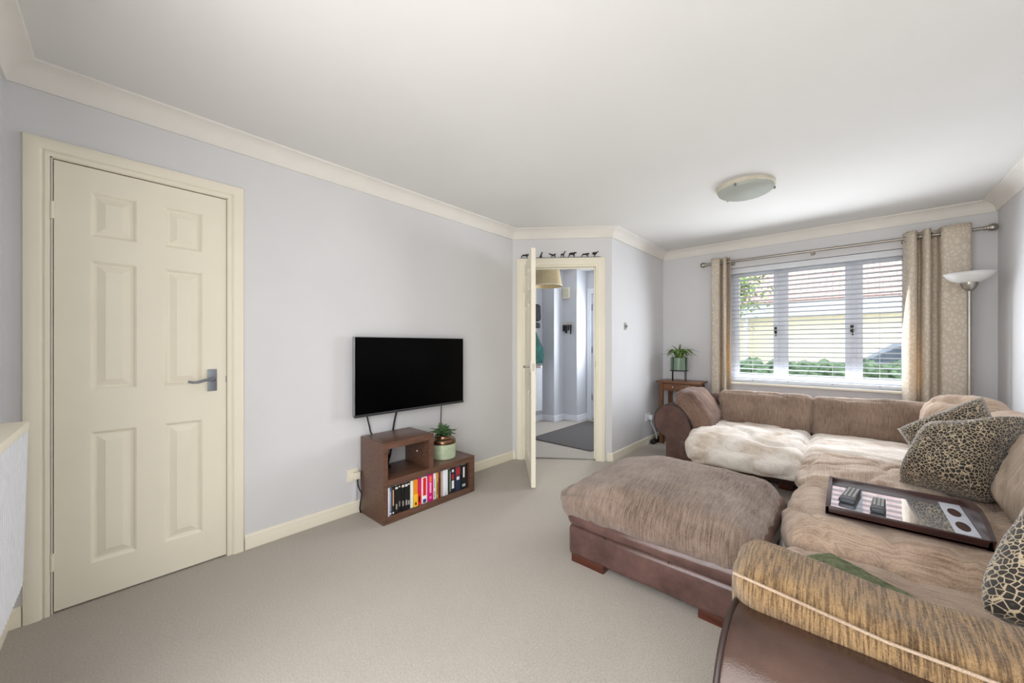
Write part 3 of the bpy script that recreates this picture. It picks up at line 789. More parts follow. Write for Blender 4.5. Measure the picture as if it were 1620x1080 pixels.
# ------------------------------------------------------------------ strip of animals above the open door
an = thing('animal_frieze', (A1[0], A1[1], 2.064), 'black metal strip of small animal silhouettes above the open door', 'ornament', None, DROT)
MA = plain('black_metal_cutout', (12, 12, 12), .5)
zb = 0
bm = newbm(); box(bm, .09, .895, -.012, -.009, zb, zb + .003); obj('base_strip', bm, MA, an, False, True)
SIL = {
    'sitting': [(0, 0), (3, 0), (2.8, 1.6), (2.9, 3.6), (3.5, 5), (3.6, 6.6), (3.0, 7.0), (2.5, 6.2), (1.9, 4.6), (1.2, 3), (.3, 1.2)],
    'leaping': [(0, 4.6), (1.5, 4.8), (3, 4.0), (5, 3.4), (6.6, 4.1), (8, 4.3), (8.2, 3.6), (7, 2.8), (7.4, .4), (6.7, .3), (5.8, 2.1), (4.2, 1.6), (3.2, .4), (2.7, .6), (3.2, 2.2), (1.6, 3.3), (0, 4.0)],
    'long_neck': [(0, 0), (.7, 0), (1, 2.2), (2.6, 2.4), (3.1, 0), (3.8, 0), (3.9, 3), (5, 5.8), (5.8, 5.9), (5.7, 6.5), (4.9, 7.2), (4.2, 6.6), (3.2, 4.3), (1.2, 4.2), (.2, 3.2), (.3, 1.6)],
    'striding': [(0, .0), (.8, 0), (1.4, 2), (3, 2.7), (5.2, 2.4), (6.2, .1), (7, .2), (6.6, 3), (7.8, 4.4), (9.2, 4.6), (9, 5.4), (7.2, 5.9), (5, 5.2), (2.4, 5.3), (1, 4.4), (.4, 2.2)],
    'stalking': [(0, 0), (.9, .2), (2, 2), (4, 2.3), (6, 1.9), (7.4, .3), (8.2, .5), (7.4, 2.4), (9, 3), (9.4, 3.8), (7.8, 4.5), (5, 3.9), (2.4, 3.9), (.9, 2.2)],
    'bird': [(3.2, 0), (4, 0), (4.1, 1.6), (5.6, 3), (7, 5), (8.6, 6.2), (7.8, 6.4), (6.6, 6), (5.2, 5), (3.2, 5.4), (.6, 4.6), (1.8, 4.2), (.4, 3), (2.4, 2.6), (3.3, 1.6)]}
for kind, s0 in (('stalking', .085), ('sitting', .276), ('leaping', .372), ('long_neck', .492), ('striding', .571), ('stalking', .697), ('bird', .80)):
    bm = newbm(); prism(bm, [(s0 + u * .0092, zb + .002 + v * .0088) for u, v in SIL[kind]], lambda u, v, q: (u, q, v), (-.012, -.009)); obj('animal', bm, MA, an, False, True)

ls = thing('light_switch', (.8, 3.79, 1.37), 'small steel rotary switch plate on the wall beside the open door', 'switch')
bm = newbm(); box(bm, .8, .806, 3.765, 3.818, 1.335, 1.412, .002); obj('switch_plate', bm, plain('pale_steel', (176, 172, 164), .4, .3), ls, 'auto')
bm = newbm(); lathe(bm, [(.016, .806), (.013, .822), (0, .822)], (0, 3.793, 1.373), 20, 'x'); obj('knob', bm, M_gun, ls, 'auto')


# ------------------------------------------------------------------ radiators
def radiator(loc, rotz, L, h_, label, lean=0, pitch=.034):
    rd = thing('radiator', loc, label, 'radiator', None, rotz); rd.rotation_euler = (lean, 0, rotz)
    bm = newbm(); n_ = int(L / pitch); prof = []
    for k in range(n_):
        a = k * L / n_; q = L / n_
        prof += [(a, 0), (a + q * .2, -.008), (a + q * .62, -.008), (a + q * .82, 0)]
    prof.append((L, 0)); prof += [(L, .02), (0, .02)]
    prism(bm, [(u, v) for u, v in prof], lambda u, v, q: (u, v - .062, q), (.02, h_ - .03)); obj('front_panel', bm, M_white, rd, False, True)
    bm = newbm(); box(bm, -.004, L + .004, -.072, .012, h_ - .032, h_, .006); obj('top_grille', bm, M_sill, rd, 'auto', True)
    for a in (-.003, L - .003):
        bm = newbm(); prism(bm, [(-.07, .03), (-.055, .0), (-.0, 0), (.008, .02), (.008, h_ - .01), (-.07, h_ - .01)], lambda u, v, q: (q, u, v), (a, a + .006)); obj('side_cover', bm, M_white, rd, False, True)
    bm = newbm(); box(bm, .01, L - .01, -.03, -.022, .03, h_ - .03); box(bm, .1, .13, -.03, .024, .1, h_ - .1); box(bm, L - .13, L - .1, -.03, .024, .1, h_ - .1); obj('rear_panel', bm, M_white, rd, False, True)
    return rd


radiator((.385 + .62, Yr(1.005) + .025, .30), R(180 - rot_rear), .62, .60, 'white ribbed radiator on the wall left of the closed cream door', lean=R(1.2), pitch=.028)
radiator((HX + .025, 3.75, .16), R(90), .82, .70, 'white radiator in the hall behind the open door edge')

# ------------------------------------------------------------------ hall
pd = thing('pendant_lamp', (-.53, 4.2, H), 'beige drum shade pendant lamp hanging in the hall', 'pendant lamp')
bm = newbm(); lathe(bm, [(.158, 2.235), (.20, 1.99), (.198, 1.99), (.156, 2.235)], (-.53, 4.2, 0), 40); obj('lamp_shade', bm, M_pbulb, pd, 'auto')
bm = newbm(); lathe(bm, [(.201, 1.985), (.203, 1.985), (.2015, 2.0), (.199, 2.0)], (-.53, 4.2, 0), 40); obj('shade_trim', bm, plain('pale_trim', (232, 222, 196), .6), pd, 'auto')
bm = newbm(); tube(bm, [(-.53, 4.2, 2.12), (-.53, 4.2, H)], .006, 8); lathe(bm, [(.05, H), (.045, H - .03), (0, H - .03)], (-.53, 4.2, 0), 20); tube(bm, [(-.69, 4.2, 2.2), (-.37, 4.2, 2.2)], .002, 6); obj('flex', bm, M_white, pd, 'auto')
ch = thing('door_chime', (-.715, 4.955, 1.99), 'cream door chime box high on the hall wall', 'door chime')
bm = newbm(); box(bm, -.775 + .01, -.64, 4.905, 4.955, 1.90, 2.075, .008); obj('chime_case', bm, M_socket, ch, 'auto')
bm = newbm()
for k in range(4): box(bm, -.742 + k * .024, -.732 + k * .024, 4.903, 4.907, 1.92, 2.05)
obj('grille', bm, plain('chime_slots', (190, 182, 160), .5), ch)
kr = thing('key_rack', (-.7, 4.955, 1.50), 'small pale key rack with dark keys on the hall wall', 'key rack')
bm = newbm(); box(bm, -.775, -.6, 4.945, 4.955, 1.47, 1.535, .002); obj('rack_board', bm, plain('rack_board', (196, 192, 186), .6), kr, 'auto')
for k in range(4):
    bm = newbm(); x = -.75 + k * .042; tube(bm, [(x, 4.945, 1.49), (x, 4.925, 1.485), (x, 4.922, 1.495)], .003, 6); obj('hook', bm, M_gun, kr, True)
for k, (dz, wd) in enumerate(((.1, .02), (.13, .017), (.085, .014), (.15, .012))):
    x = -.75 + k * .042
    bm = newbm(); soft(bm, (x, 4.928, 1.488 - dz / 2), (wd * 2, .016, dz), .007, n=(6, 4, 8), wr=.004, seed=k); 
    tag(obj('keys', bm, M_black, None, True), ['bulky dark key fob on the leftmost hook of the hall key rack', 'dark key bunch on the second hook of the hall key rack', 'short dark key bunch on the third hook of the hall key rack', 'long thin dark key strap on the last hook of the hall key rack'][k], 'keys', 'keys on the hall rack')
mt = newbm(); soft(mt, (.03, 4.36, .006), (.86, 1.44, .012), .005, n=(20, 28, 2), wr=.001)
for v in mt.verts: v.co.x += (v.co.y - 4.36) * -.02
tag(obj('door_mat', mt, plain('charcoal_mat', (98, 95, 94), 1, var=.25, vscale=160, bump=.6, bscale=400, spec=.1), None, True), 'large charcoal door mat on the hall floor', 'door mat')


def garment(name, c, sx, sy, z0, z1, m, label, cat, seed):
    bm = newbm(); n1, n2 = 20, 24; rows = []
    for k in range(n2 + 1):
        t = k / n2; z = z1 + (z0 - z1) * t; wd = .35 + .65 * min(1, t * 1.6)
        rows.append([bm.verts.new((c[0] + sx * (.5 + .5 * math.cos(a)) * wd + .012 * noise.noise(Vector((a * 2, z * 5, seed))), c[1] + sy * wd * math.sin(a) * (1 + .18 * noise.noise(Vector((a * 3, z * 3, seed)))), z)) for a in (2 * math.pi * j / n1 for j in range(n1))])
    for a, b in zip(rows, rows[1:]):
        for j in range(n1): bm.faces.new((a[j], a[(j + 1) % n1], b[(j + 1) % n1], b[j]))
    bm.faces.new(rows[0]); bm.faces.new(rows[-1][::-1])
    return tag(obj(name, bm, m, None, True), label, cat)


garment('coat', (HX + .02, 4.36, 0), .15, .22, .90, 1.42, plain('teal_cloth', (20, 66, 62), .9, var=.45, vscale=12), 'teal green coat hanging above the hall radiator', 'coat', 2)
bm = newbm(); soft(bm, (HX + .085, 4.36, 1.66), (.13, .26, .26), .05, n=(8, 14, 14), wr=.01); tag(obj('hat', bm, plain('dark_felt', (34, 32, 40), .9), None, True), 'dark round hat hanging high behind the open door', 'hat')
bm = newbm(); soft(bm, (HX + .08, 4.37, 1.47), (.13, .2, .09), .03, n=(8, 12, 10), wr=.012, seed=4); tag(obj('scarf', bm, plain('dark_knit', (40, 50, 50), .95), None, True), 'small dark scarf hanging between the hat and the teal coat', 'scarf')
cr = thing('coat_rack', (HX, 4.2, 1.75), 'white coat rail on the hall wall above the coats', 'coat rack')
bm = newbm(); box(bm, HX, HX + .018, 3.9, 4.5, 1.72, 1.79, .003); obj('rail_board', bm, M_white, cr, 'auto')
for y in (4.05, 4.2, 4.33):
    bm = newbm(); tube(bm, [(HX + .018, y, 1.76), (HX + .06, y, 1.755), (HX + .07, y, 1.78)], .005, 8); obj('hook', bm, M_gun, cr, True)

# ------------------------------------------------------------------ corner: side table, plant, socket
st = thing('side_table', (1.09, 4.67, 0), 'small stained wood side table in the corner behind the sofa arm', 'side table')
bm = newbm(); box(bm, .855, 1.335, 4.50, 4.88, .725, .745, .006); obj('table_top', bm, M_table, st, 'auto')
bm = newbm(); box(bm, .895, 1.295, 4.54, 4.86, .63, .725); obj('apron', bm, M_table, st)
for x in (.888, 1.262):
    for y in (4.53, 4.83):
        bm = newbm(); prism(bm, [(x, y), (x + .04, y), (x + .04, y + .04), (x, y + .04)], lambda u, v, q: (u, v, q), (0, .728)); obj('leg', bm, wood('leg_wood', (96, 58, 28), (130, 84, 44), 'z', .4), st)
bm = newbm(); box(bm, .945, 1.245, 4.525, 4.541, .64, .715, .003); dr = obj('drawer', bm, M_table, st, 'auto')
bm = newbm(); lathe(bm, [(0, 4.505), (.010, 4.508), (.010, 4.516), (.005, 4.52), (.005, 4.526)], (1.05, 0, .68), 14, 'y'); obj('knob', bm, plain('silver_knob', (220, 220, 220), .2, .9), dr, True)
bm = newbm(); box(bm, .92, 1.27, 4.55, 4.85, .16, .175); obj('lower_shelf', bm, M_table, st)

ppx, ppy = 1.075, 4.66
ps = thing('plant_stand', (ppx, ppy, .745), 'black iron plant stand on the side table', 'plant stand')
for k in range(4):
    a = R(45 + 90 * k + 22); x, y = ppx + .1 * math.cos(a), ppy + .1 * math.sin(a)
    bm = newbm(); tube(bm, [(x, y, .745), (x, y, 1.03)], .0045, 6); obj('leg', bm, M_iron, ps, True)
bm = newbm(); ring = [(ppx + .1 * math.cos(R(a)), ppy + .1 * math.sin(R(a)), .868) for a in range(0, 375, 15)]; tube(bm, ring, .004, 6, False)
for a in (67, 157): tube(bm, [(ppx + .1 * math.cos(R(a)), ppy + .1 * math.sin(R(a)), .868), (ppx - .1 * math.cos(R(a)), ppy - .1 * math.sin(R(a)), .868)], .004, 6)
obj('ring', bm, M_iron, ps, True)
po = thing('potted_plant', (ppx, ppy, .872), 'green pot with arching leafy plant in the black iron stand', 'potted plant')
bm = newbm(); lathe(bm, [(0, .873), (.088, .873), (.094, .88), (.094, 1.022), (.09, 1.024), (.088, 1.018), (.088, 1.0), (0, 1.0)], (ppx, ppy, 0), 40); obj('pot', bm, M_green_pot, po, 'auto')
bm = newbm(); rnd = random.Random(11)
for k in range(30):
    a = k * 2.39996; L_ = rnd.uniform(.12, .21); el = rnd.uniform(-.02, .11)
    b0 = (ppx + .03 * math.cos(a), ppy + .03 * math.sin(a), 1.0)
    leaf(bm, b0, (ppx + L_ * math.cos(a), ppy + L_ * math.sin(a), 1.04 + el * (1.1 - L_ * 3)), .026, .08, 9)
for a, L_, z in ((R(100), .12, 1.19), (R(160), .10, 1.17), (R(30), .09, 1.15), (R(-150), .22, 1.06), (R(-10), .22, 1.05)):
    leaf(bm, (ppx, ppy, 1.0), (ppx + L_ * math.cos(a), ppy + L_ * math.sin(a), z), .018, .03, 9)
o = obj('foliage', bm, M_leaf, po, True); md = o.modifiers.new('leaf', 'SOLIDIFY'); md.thickness = .0015

s2 = thing('wall_socket', (.8, 4.42, .33), 'white wall socket low in the corner behind the sofa arm', 'wall socket')
bm = newbm(); box(bm, .8, .81, 4.33, 4.47, .27, .36, .003); obj('face_plate', bm, M_white, s2, 'auto')
ad = thing('plug_adaptor', (.83, 4.44, .31), 'white plug adaptor with pale lead in the corner socket', 'plug')
bm = newbm(); box(bm, .81, .85, 4.40, 4.45, .285, .34, .005); obj('adaptor_body', bm, M_white, ad, 'auto')
bm = newbm(); tube(bm, spline([(.83, 4.425, .287), (.835, 4.43, .24), (.85, 4.47, .17), (.862, 4.5, .1), (.87, 4.50, .04)], 8), .005, 8); obj('lead', bm, M_white, ad, True)
bm = newbm(); box(bm, .83, .876, 4.40, 4.72, .003, .05, .006); tag(obj('extension_block', bm, M_black, None, 'auto'), 'black extension block on the carpet by the corner table leg', 'extension lead')
bm = newbm(); box(bm, .96, 1.22, 4.58, 4.80, .176, .26, .008); q = tag(obj('router_box', bm, M_black, None, 'auto'), 'black box on the lower shelf of the corner table', 'box')
bm = newbm(); tube(bm, spline([(1.0, 4.56, .2), (.96, 4.535, .17), (1.0, 4.53, .12), (1.04, 4.535, .09), (1.0, 4.54, .03), (.95, 4.53, .008)], 8), .005, 8); tag(obj('cable', bm, M_white, None, True), 'loose white lead looping under the corner side table', 'cable')

# ------------------------------------------------------------------ corner sofa
sf = thing('corner_sofa', (2.95, 3.9, 0), 'large L-shaped brown leather sofa with worn tan chenille cushions', 'sofa')
# leather plinths and back frames of the two wings
bm = newbm()
soft(bm, (2.33, 4.06, .165), (1.90, .74, .23), .03, n=(30, 12, 5), wr=.003)
soft(bm, (2.95, 2.45, .165), (1.0, 2.6, .23), .03, n=(12, 30, 5), wr=.003)
obj('plinth', bm, M_leather, sf, True)
bm = newbm()
soft(bm, (2.35, 4.43, .36), (1.95, .13, .60), .06, n=(40, 6, 12), wr=.004)
soft(bm, (3.40, 2.75, .36), (.13, 3.45, .60), .06, n=(6, 40, 12), wr=.004)
obj('back_frame', bm, M_leather, sf, True)
for x, y in ((1.30, 3.84), (2.2, 3.78), (2.5, 1.75), (2.52, 1.05), (3.3, 1.0), (1.3, 4.35)):
    bm = newbm(); box(bm, x - .05, x + .05, y - .05, y + .05, 0, .055, .006); obj('foot', bm, M_foot, sf, 'auto')


def arm_profile(cx, r_, top, inner, bottom=.05):
    """scroll arm outline in (u, z): roll on the -u side, straight inner face at +u"""
    cz = top - r_; out = []
    for a in range(-62, 181, 9): pass
    pts_ = [(cx - r_ * .28, bottom), (cx - r_ * .28, cz - r_ * .93)]
    for a in range(250, 89, -10): pts_.append((cx + r_ * math.cos(R(a)), cz + r_ * math.sin(R(a))))
    for k in range(1, 9):
        t = k / 8; pts_.append((cx + (inner - cx) * math.sin(t * math.pi / 2), top - (top - .33) * (1 - math.cos(t * math.pi / 2))))
    pts_ += [(inner, bottom)]
    return pts_


def scroll_arm(f, d0, d1, prof, m, name='arm'):
    bm = newbm(); n_ = len(prof); cu = sum(p[0] for p in prof) / n_; cz_ = sum(p[1] for p in prof) / n_; rows = []
    for k, (q, sh) in enumerate([(d0, .90), (d0, .93), (d0 + .006, .965), (d0 + .018, .99), (d0 + .035, 1)] + [(d0 + .035 + (d1 - d0 - .035) * j / 10, 1) for j in range(1, 11)]):
        rows.append([bm.verts.new(f(cu + (u - cu) * sh, q, max(.05, cz_ + (v - cz_) * sh))) for u, v in prof])
    for a, b in zip(rows, rows[1:]):
        for j in range(n_): bm.faces.new((a[j], a[(j + 1) % n_], b[(j + 1) % n_], b[j]))
    bm.faces.new(rows[0]); bm.faces.new(rows[-1][::-1])
    ar = obj(name, bm, m, sf, 'auto')
    bm = newbm(); edge = [Vector(f(cu + (u - cu) * .975, d0 + .008, cz_ + (v - cz_) * .975)) for u, v in prof[1:-1]]
    tube(bm, edge, .006, 8); obj('piping', bm, M_piping, ar, True)
    return ar


pf = arm_profile(1.30, .165, .60, 1.49)
scroll_arm(lambda u, q, v: (u, q, v), 3.72, 4.42, pf, M_leather)
pn = arm_profile(1.0, .17, .56, 1.20)
scroll_arm(lambda u, q, v: (q, u, v), 2.365, 3.40, pn, M_leather_near)
# fabric arm bolsters
bm = newbm(); soft(bm, (1.475, 4.03, .545), (.20, .58, .42), .09, (0, R(-38), 0), n=(14, 30, 22), crown=(.03, .02, .02), wr=.012, wf=(7, 5, 7), fold=.01, ff=(6, 3, 9), seed=3)
obj('arm_bolster', bm, M_arm_far, sf, True)
lift = lambda p0: .06 * max(0, -p0 - .45)
bm = newbm(); soft(bm, (2.85, 1.14, .465), (.98, .20, .31), .06, (R(10), 0, 0), n=(60, 18, 26), crown=(.01, .012, .012), wr=.009, wf=(4, 8, 8), seed=5, fn=lambda s, p: s + Vector((0, 0, lift(p[0]) if p[2] > 0 else 0)))
nb = obj('arm_bolster', bm, M_tan_near, sf, True)
bm = newbm(); M_ = Matrix.Translation((2.85, 1.14, .465)) @ Matrix.Rotation(R(10), 4, 'X'); q_ = []
for k in range(41):
    p0 = -1 + k / 20; wv = .009 * noise.fractal(Vector((p0 * .49 * 4 + 5, -.087 * 8 - 5, .142 * 8)), 1.0, 2.0, 4)
    q_.append(M_ @ Vector((p0 * .48, -.089 - wv * .7, .146 + lift(p0) + wv * .7)))
tube(bm, q_, .0035, 8); obj('seam_piping', bm, M_fluffy, nb, True)
# seat cushions
def droop(s, p):
    # the throw-over front edge of the window seat hangs down
    if p[1] < -.2: s.z -= .10 * ((-p[1] - .2) / .8) ** 1.5 * (1 if p[2] < 0 else .75)
    return s
bm = newbm(); soft(bm, (1.915, 3.88, .315), (.86, .80, .20), .085, n=(44, 44, 12), crown=(.015, .05, .035), wr=.016, wf=(4, 7, 4), fold=.034, ff=(3, 8, 2), seed=1, fn=droop)
obj('seat_cushion', bm, M_seat_pale, sf, True)
bm = newbm(); soft(bm, (2.72, 3.88, .315), (.78, .80, .19), .08, n=(44, 44, 12), crown=(.015, .02, .03), wr=.014, wf=(3, 9, 4), fold=.028, ff=(2, 9, 3), seed=8)
obj('seat_cushion', bm, M_seat_pale, sf, True)
bm = newbm(); soft(bm, (2.855, 3.065, .315), (.98, .79, .21), .09, n=(54, 50, 12), crown=(.035, .0, .035), wr=.014, wf=(4, 7, 4), fold=.036, ff=(4, 7, 3), seed=12)
obj('seat_cushion', bm, M_seat_mid, sf, True)
bm = newbm(); soft(bm, (2.865, 2.285, .335), (1.0, .74, .23), .1, n=(44, 44, 12), crown=(.03, .01, .02), wr=.013, wf=(5, 7, 4), fold=.02, ff=(6, 3, 3), seed=22)
obj('seat_cushion', bm, M_seat_tan, sf, True)
bm = newbm(); soft(bm, (2.84, 1.56, .265), (.96, .78, .20), .08, n=(44, 30, 12), crown=(.02, .01, .02), wr=.014, wf=(5, 6, 4), fold=.014, ff=(4, 6, 3), seed=31)
obj('seat_cushion', bm, M_seat_tan, sf, True)
# back cushions: two along the window, a rounded one in the corner, two along the right wall
for (x0, x1, s_) in ((1.60, 2.345, 41), (2.345, 3.25, 45)):
    bm = newbm(); soft(bm, ((x0 + x1) / 2, 4.29, .535), (x1 - x0 + .01, .22, .36), .06, (R(-9), 0, 0), n=(44, 12, 22), crown=(.0, .04, .012), wr=.012, wf=(4, 6, 6), seed=s_, fold=.008, ff=(5, 2, 9))
    obj('back_cushion', bm, M_brown_back, sf, True)
bm = newbm(); soft(bm, (3.17, 3.98, .565), (.46, .24, .44), .11, (R(-12), 0, R(-38)), n=(30, 14, 28), crown=(.02, .04, .05), wr=.01, seed=51, fold=.008, ff=(8, 2, 3))
obj('back_cushion', bm, M_seat_tan, sf, True)
bm = newbm(); soft(bm, (3.27, 3.35, .565), (.24, .86, .40), .1, (0, R(12), 0), n=(14, 40, 24), crown=(.04, .01, .03), wr=.012, seed=61, fold=.008, ff=(3, 8, 3))
obj('back_cushion', bm, M_seat_tan, sf, True)
bm = newbm(); soft(bm, (3.235, 2.38, .585), (.27, .98, .44), .12, (0, R(16), 0), n=(16, 44, 26), crown=(.04, .02, .03), wr=.018, wf=(8, 6, 8), seed=71, fold=.014, ff=(8, 6, 8))
obj('back_cushion', bm, M_fluffy, sf, True)
bm = newbm(); soft(bm, (3.27, 1.5, .57), (.24, .66, .40), .1, (0, R(14), 0), n=(14, 36, 24), crown=(.04, .01, .03), wr=.012, seed=81)
obj('back_cushion', bm, M_fluffy, sf, True)

# ------------------------------------------------------------------ ottoman
ot = thing('ottoman', (1.88, 2.1, 0), 'large rectangular brown leather footstool with domed tan chenille top', 'footstool')
bm = newbm()
soft(bm, (1.878, 2.10, .118), (.872, .76, .16), .02, n=(24, 20, 5), wr=.002)
obj('base', bm, M_leather, ot, True)
bm = newbm(); soft(bm, (1.875, 2.10, .248), (.90, .795, .125), .06, n=(44, 36, 10), crown=(.014, .024, 0), wr=.005, seed=2)
obj('upholstered_rail', bm, M_leather, ot, True)
bm = newbm()
for k_ in range(2):
    bm2 = bm if k_ == 0 else newbm()
    x = (1.665, 1.98)[k_]; tube(bm2, [(x, 1.712, .195), (x, 1.701, .22), (x, 1.6985, .245), (x, 1.70, .27), (x, 1.712, .295)], .0025, 6)
    obj('seam', bm2, M_piping, ot, True)
bm = newbm(); soft(bm, (2.287, 2.1, .29), (.10, .74, .17), .05, n=(8, 26, 10), wr=.004, seed=6); obj('end_roll', bm, M_leather, ot, True)
def dome(s, p):
    s.z += .0
    if p[2] > 0: s.z -= .055 * max(0, -p[0] - .35) / .65 * p[2]
    else: s.z -= .012
    return s
bm = newbm(); soft(bm, (1.84, 2.11, .335), (.93, .85, .20), .095, n=(60, 54, 14), crown=(.02, .015, .065), wr=.012, wf=(4, 4, 4), seed=7, fold=.006, ff=(5, 5, 3), fn=dome)
obj('cushion_top', bm, M_ott, ot, True)
for x, y in ((1.552, 1.80), (2.19, 1.80), (1.552, 2.40), (2.19, 2.40)):
    bm = newbm(); box(bm, x - .095, x + .095, y - .07, y + .07, 0, .042, .004); obj('foot', bm, M_foot, ot, 'auto')

# ------------------------------------------------------------------ loose cushions, throw, tray and remotes
def sag1(u, v, h, p, sd):
    return h, p - Vector((0, 0, .03)) * math.sin(math.pi * u) * (1 - v) ** 2
bm = newbm(); pillow(bm, [(2.915, 3.05, .735), (3.215, 2.96, .83), (3.06, 2.72, .455), (2.78, 2.88, .44)], .33, seed=1, sag=sag1, pinch=.03)
tag(obj('scatter_cushion', bm, M_leopard, None, True), 'large leopard print cushion in front, slumped against the pale back cushion', 'cushion', 'leopard print cushions')
bm = newbm(); pillow(bm, [(2.80, 3.28, .66), (3.135, 3.30, .885), (3.22, 3.10, .60), (2.90, 3.10, .42)], .20, seed=5)
tag(obj('scatter_cushion', bm, M_leopard, None, True), 'leopard print cushion half hidden behind the large one in the sofa corner', 'cushion', 'leopard print cushions')
bm = newbm(); pillow(bm, [(2.812, 1.379, .555), (2.973, 1.591, .87), (3.16, 1.72, .69), (3.003, 1.51, .385)], .17, seed=9)
tag(obj('scatter_cushion', bm, M_leopard, None, True), 'leopard print cushion at the right edge, on the seat by the near arm', 'cushion', 'leopard print cushions')

M_throw = plain('olive_corduroy', (92, 98, 70), .9, var=.22, vscale=60, bump=.5, bscale=200)
bm = newbm()
for k, (c, sx, sy, rz) in enumerate((((2.635, 1.625, .40), .40, .17, -38), ((2.57, 1.635, .414), .22, .13, -44))):
    soft(bm, c, (sx, sy, .016), .007, (0, 0, R(rz)), n=(20, 10, 3), wr=.006, wf=(9, 9, 9), seed=k)
tag(obj('folded_throw', bm, M_throw, None, True), 'folded olive green cloth tucked behind the near sofa arm', 'cloth')

TZ = .475
ty = thing('serving_tray', (2.725, 2.265, TZ), 'dark wood serving tray with mirrored base on the sofa seat', 'tray')
tx0, tx1, ty0, ty1 = 2.505, 2.945, 2.035, 2.505
bm = newbm(); box(bm, tx0, tx1, ty0, ty1, TZ - .006, TZ + .004); obj('tray_base', bm, M_traywood, ty)
bm = newbm(); box(bm, tx0 + .012, tx1 - .012, ty0 + .012, ty1 - .012, TZ + .004, TZ + .007); obj('tray_mirror', bm, M_traymirror, ty)
for b in ((tx0, tx1, ty0, ty0 + .014, TZ - .006, TZ + .028), (tx0, tx1, ty1 - .014, ty1, TZ - .006, TZ + .028)):
    bm = newbm(); box(bm, *b, .003); obj('side_rim', bm, M_traywood, ty, 'auto')
bm = newbm(); box(bm, tx0, tx0 + .014, ty0, ty1, TZ - .006, TZ + .03, .003); obj('end_rim', bm, M_traywood, ty, 'auto')
# raised end with two oval hand holes
bm = newbm(); Wd = ty1 - ty0; prof = [(0, -.006), (0, .03)] + [(Wd * t, .03 + .035 * math.sin(math.pi * t)) for t in [k / 20 for k in range(1, 20)]] + [(Wd, .03), (Wd, -.006)]
prism(bm, prof, lambda u, v, q: (q + v * .18, ty0 + u, TZ + v), (tx1 - .014, tx1)); obj('end_rim', bm, M_traywood, ty, 'auto')
bm = newbm()
box(bm, tx1 - .075, tx1 - .014, ty0 + .03, ty1 - .03, TZ + .007, TZ + .0085)
lb = obj('handle_panel', bm, plain('pale_tray_panel', (200, 204, 214), .2), ty)
for yy in (ty0 + .16, ty0 + .32):
    bm = newbm(); prism(bm, [(tx1 - .045 + .018 * math.cos(R(a)), yy + .05 * math.sin(R(a))) for a in range(0, 360, 15)], lambda u, v, q: (u, v, q), (TZ + .0086, TZ + .0095)); obj('oval_hole', bm, M_traywood, lb)


def remote(loc, rz, L_, W_, rows, cols, label):
    r_ = thing('remote_control', loc, label, 'remote control', 'remote controls on the tray', rz)
    bm = newbm(); soft(bm, (0, 0, .011), (W_, L_, .020), .007, n=(8, 16, 4), fn=lambda s, p: Vector((s.x * (1 - .1 * p[1]), s.y, s.z))); obj('body', bm, plain('dark_grey_plastic', (58, 62, 68), .35), r_, True, True)
    bm = newbm()
    for i in range(rows):
        for j in range(cols):
            x = (j - (cols - 1) / 2) * W_ / (cols + .6); y = L_ * .42 - i * L_ * .7 / rows
            box(bm, x - .0038, x + .0038, y - .0032, y + .0032, .0205, .0235, .0008)
    obj('buttons', bm, plain('pale_buttons', (176, 176, 172), .5), r_, False, True)


remote((2.585, 2.275, TZ + .007), R(-8), .20, .052, 8, 3, 'larger grey remote control with pale buttons at the left of the tray')
remote((2.672, 2.215, TZ + .007), R(-4), .165, .044, 6, 3, 'smaller grey remote control nearer the middle of the tray')

# ------------------------------------------------------------------ outside the front window
bm = newbm(); box(bm, -25, 30, 5.3, 60, -.25, -.15); struct('ground_outside', bm, plain('paving', (170, 168, 160), .9, var=.1))
bm = newbm(); box(bm, -25, 30, -25, -.7, -.25, -.15); struct('ground_garden', bm, plain('patio', (186, 180, 168), .9, var=.1))
bm = newbm(); soft(bm, (2.2, 7.3, .36), (7, .7, 1.06), .2, n=(160, 24, 30), wr=.12, wf=(7, 7, 7)); 
tag(obj('hedge', bm, plain('hedge_leaf', (96, 118, 88), .8, var=.4, vscale=18, bump=.8, bscale=60), None, False), 'clipped green hedge just outside the front window', 'hedge')
hs_ = thing('house', (3, 15, -.2), 'cream rendered house with red tiled roof across the street', 'house')
bm = newbm(); box(bm, -.4, 14, 14.6, 20, -.2, 2.1); obj('front_wall', bm, plain('cream_render', (246, 236, 206), .9, var=.02), hs_)
bm = newbm(); box(bm, -.9, 14, 14.3, 14.7, 2.05, 2.6, .02); obj('fascia', bm, M_white, hs_)
def tiles():
    t = NT('red_roof_tiles'); v = t.coords((1, 1, 1)); b = t.n('ShaderNodeTexBrick', Scale=1.0); b.inputs['Color1'].default_value = lin((216, 182, 174)); b.inputs['Color2'].default_value = lin((226, 196, 188)); b.inputs['Mortar'].default_value = lin((196, 154, 146))
    b.inputs['Brick Width'].default_value = .3; b.inputs['Row Height'].default_value = .16; b.inputs['Mortar Size'].default_value = .02
    t.l(v, b.inputs['Vector']); t.l(b.outputs['Color'], t.b.inputs['Base Color']); return t.set(Roughness=.9)
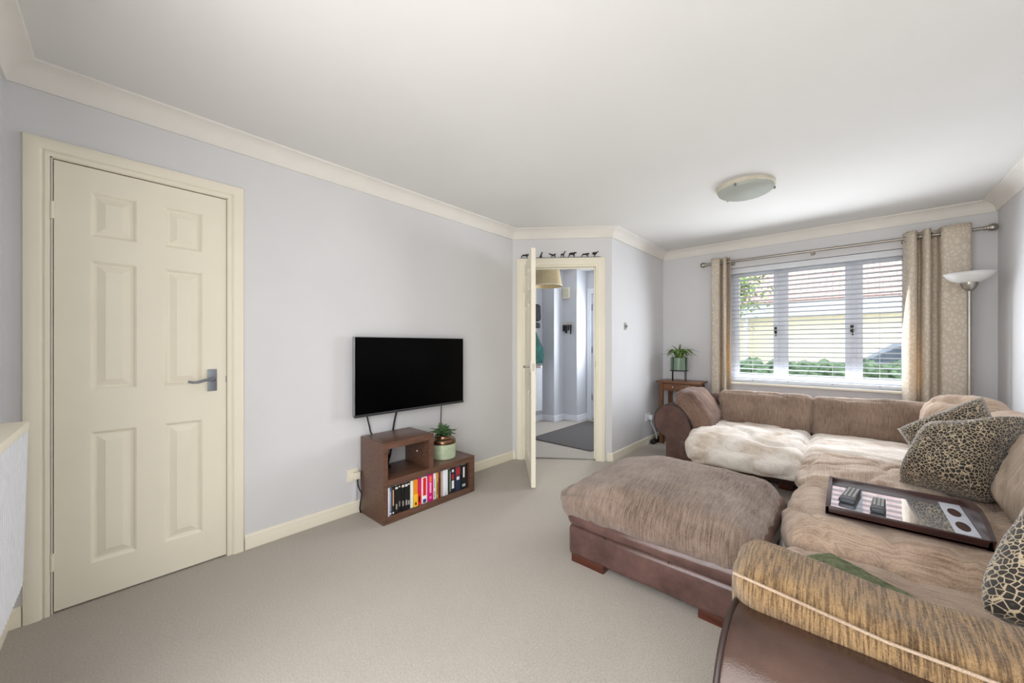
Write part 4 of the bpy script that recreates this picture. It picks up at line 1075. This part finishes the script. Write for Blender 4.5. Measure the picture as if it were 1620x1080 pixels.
bm = newbm(); prism(bm, [(14.2, 2.55), (18.5, 6.2), (19, 6.2), (14.6, 2.4)], lambda u, v, q: (q, u, v), (-1.2, 14.4)); obj('roof', bm, tiles(), hs_)
bm = newbm(); box(bm, .0, .12, 14.4, 14.6, -.2, 2.05); obj('downpipe', bm, plain('white_pipe', (225, 225, 225), .5), hs_)
tr_ = thing('tree', (-.5, 11.5, -.2), 'leafy tree at the left outside the window', 'tree')
bm = newbm(); tube(bm, [(-.6, 12, -.2), (-.55, 12, 1.2), (-.5, 12, 2.4)], [.14, .11, .07], 10); obj('trunk', bm, plain('bark', (110, 92, 76), .95, var=.2), tr_, True)
bm = newbm(); rnd = random.Random(5)
for k in range(2600):
    c = Vector((rnd.gauss(-.2, .45), rnd.gauss(12, .45), rnd.gauss(2.75, .4))); d = Vector((rnd.uniform(-1, 1), rnd.uniform(-1, 1), rnd.uniform(-1, 1))).normalized() * .15
    leaf(bm, c, c + d, .05, .01, 3)
obj('crown', bm, plain('tree_leaves', (150, 172, 112), .8, var=.25, vscale=4), tr_)
ca = thing('car', (3.6, 9.4, -.15), 'silver car parked at the right outside the window', 'car')
bm = newbm(); prof = [(x_ - .62, z_) for x_, z_ in [(2.75, .25), (2.78, .62), (3.0, .78), (3.25, .84), (3.75, 1.2), (4.3, 1.27), (5.3, 1.22), (5.9, .88), (6.5, .8), (6.6, .3)]]
prism(bm, prof, lambda u, v, q: (u, q, v), (8.7, 10.3)); obj('body', bm, plain('silver_paint', (176, 184, 196), .25, .4), ca, 'auto')
for x in (2.73, 5.23):
    bm = newbm(); lathe(bm, [(0, 8.66), (.2, 8.66), (.3, 8.69), (.31, 8.85), (0, 8.85)], (x, 0, .16), 28, 'y'); obj('wheel', bm, M_black, ca, 'auto')
bm = newbm(); prism(bm, [(2.78, .9), (3.2, 1.15), (3.68, 1.2), (3.73, .9)], lambda u, v, q: (u, q, v), (8.68, 8.72)); obj('side_window', bm, plain('tinted_window', (96, 106, 120), .15), ca)
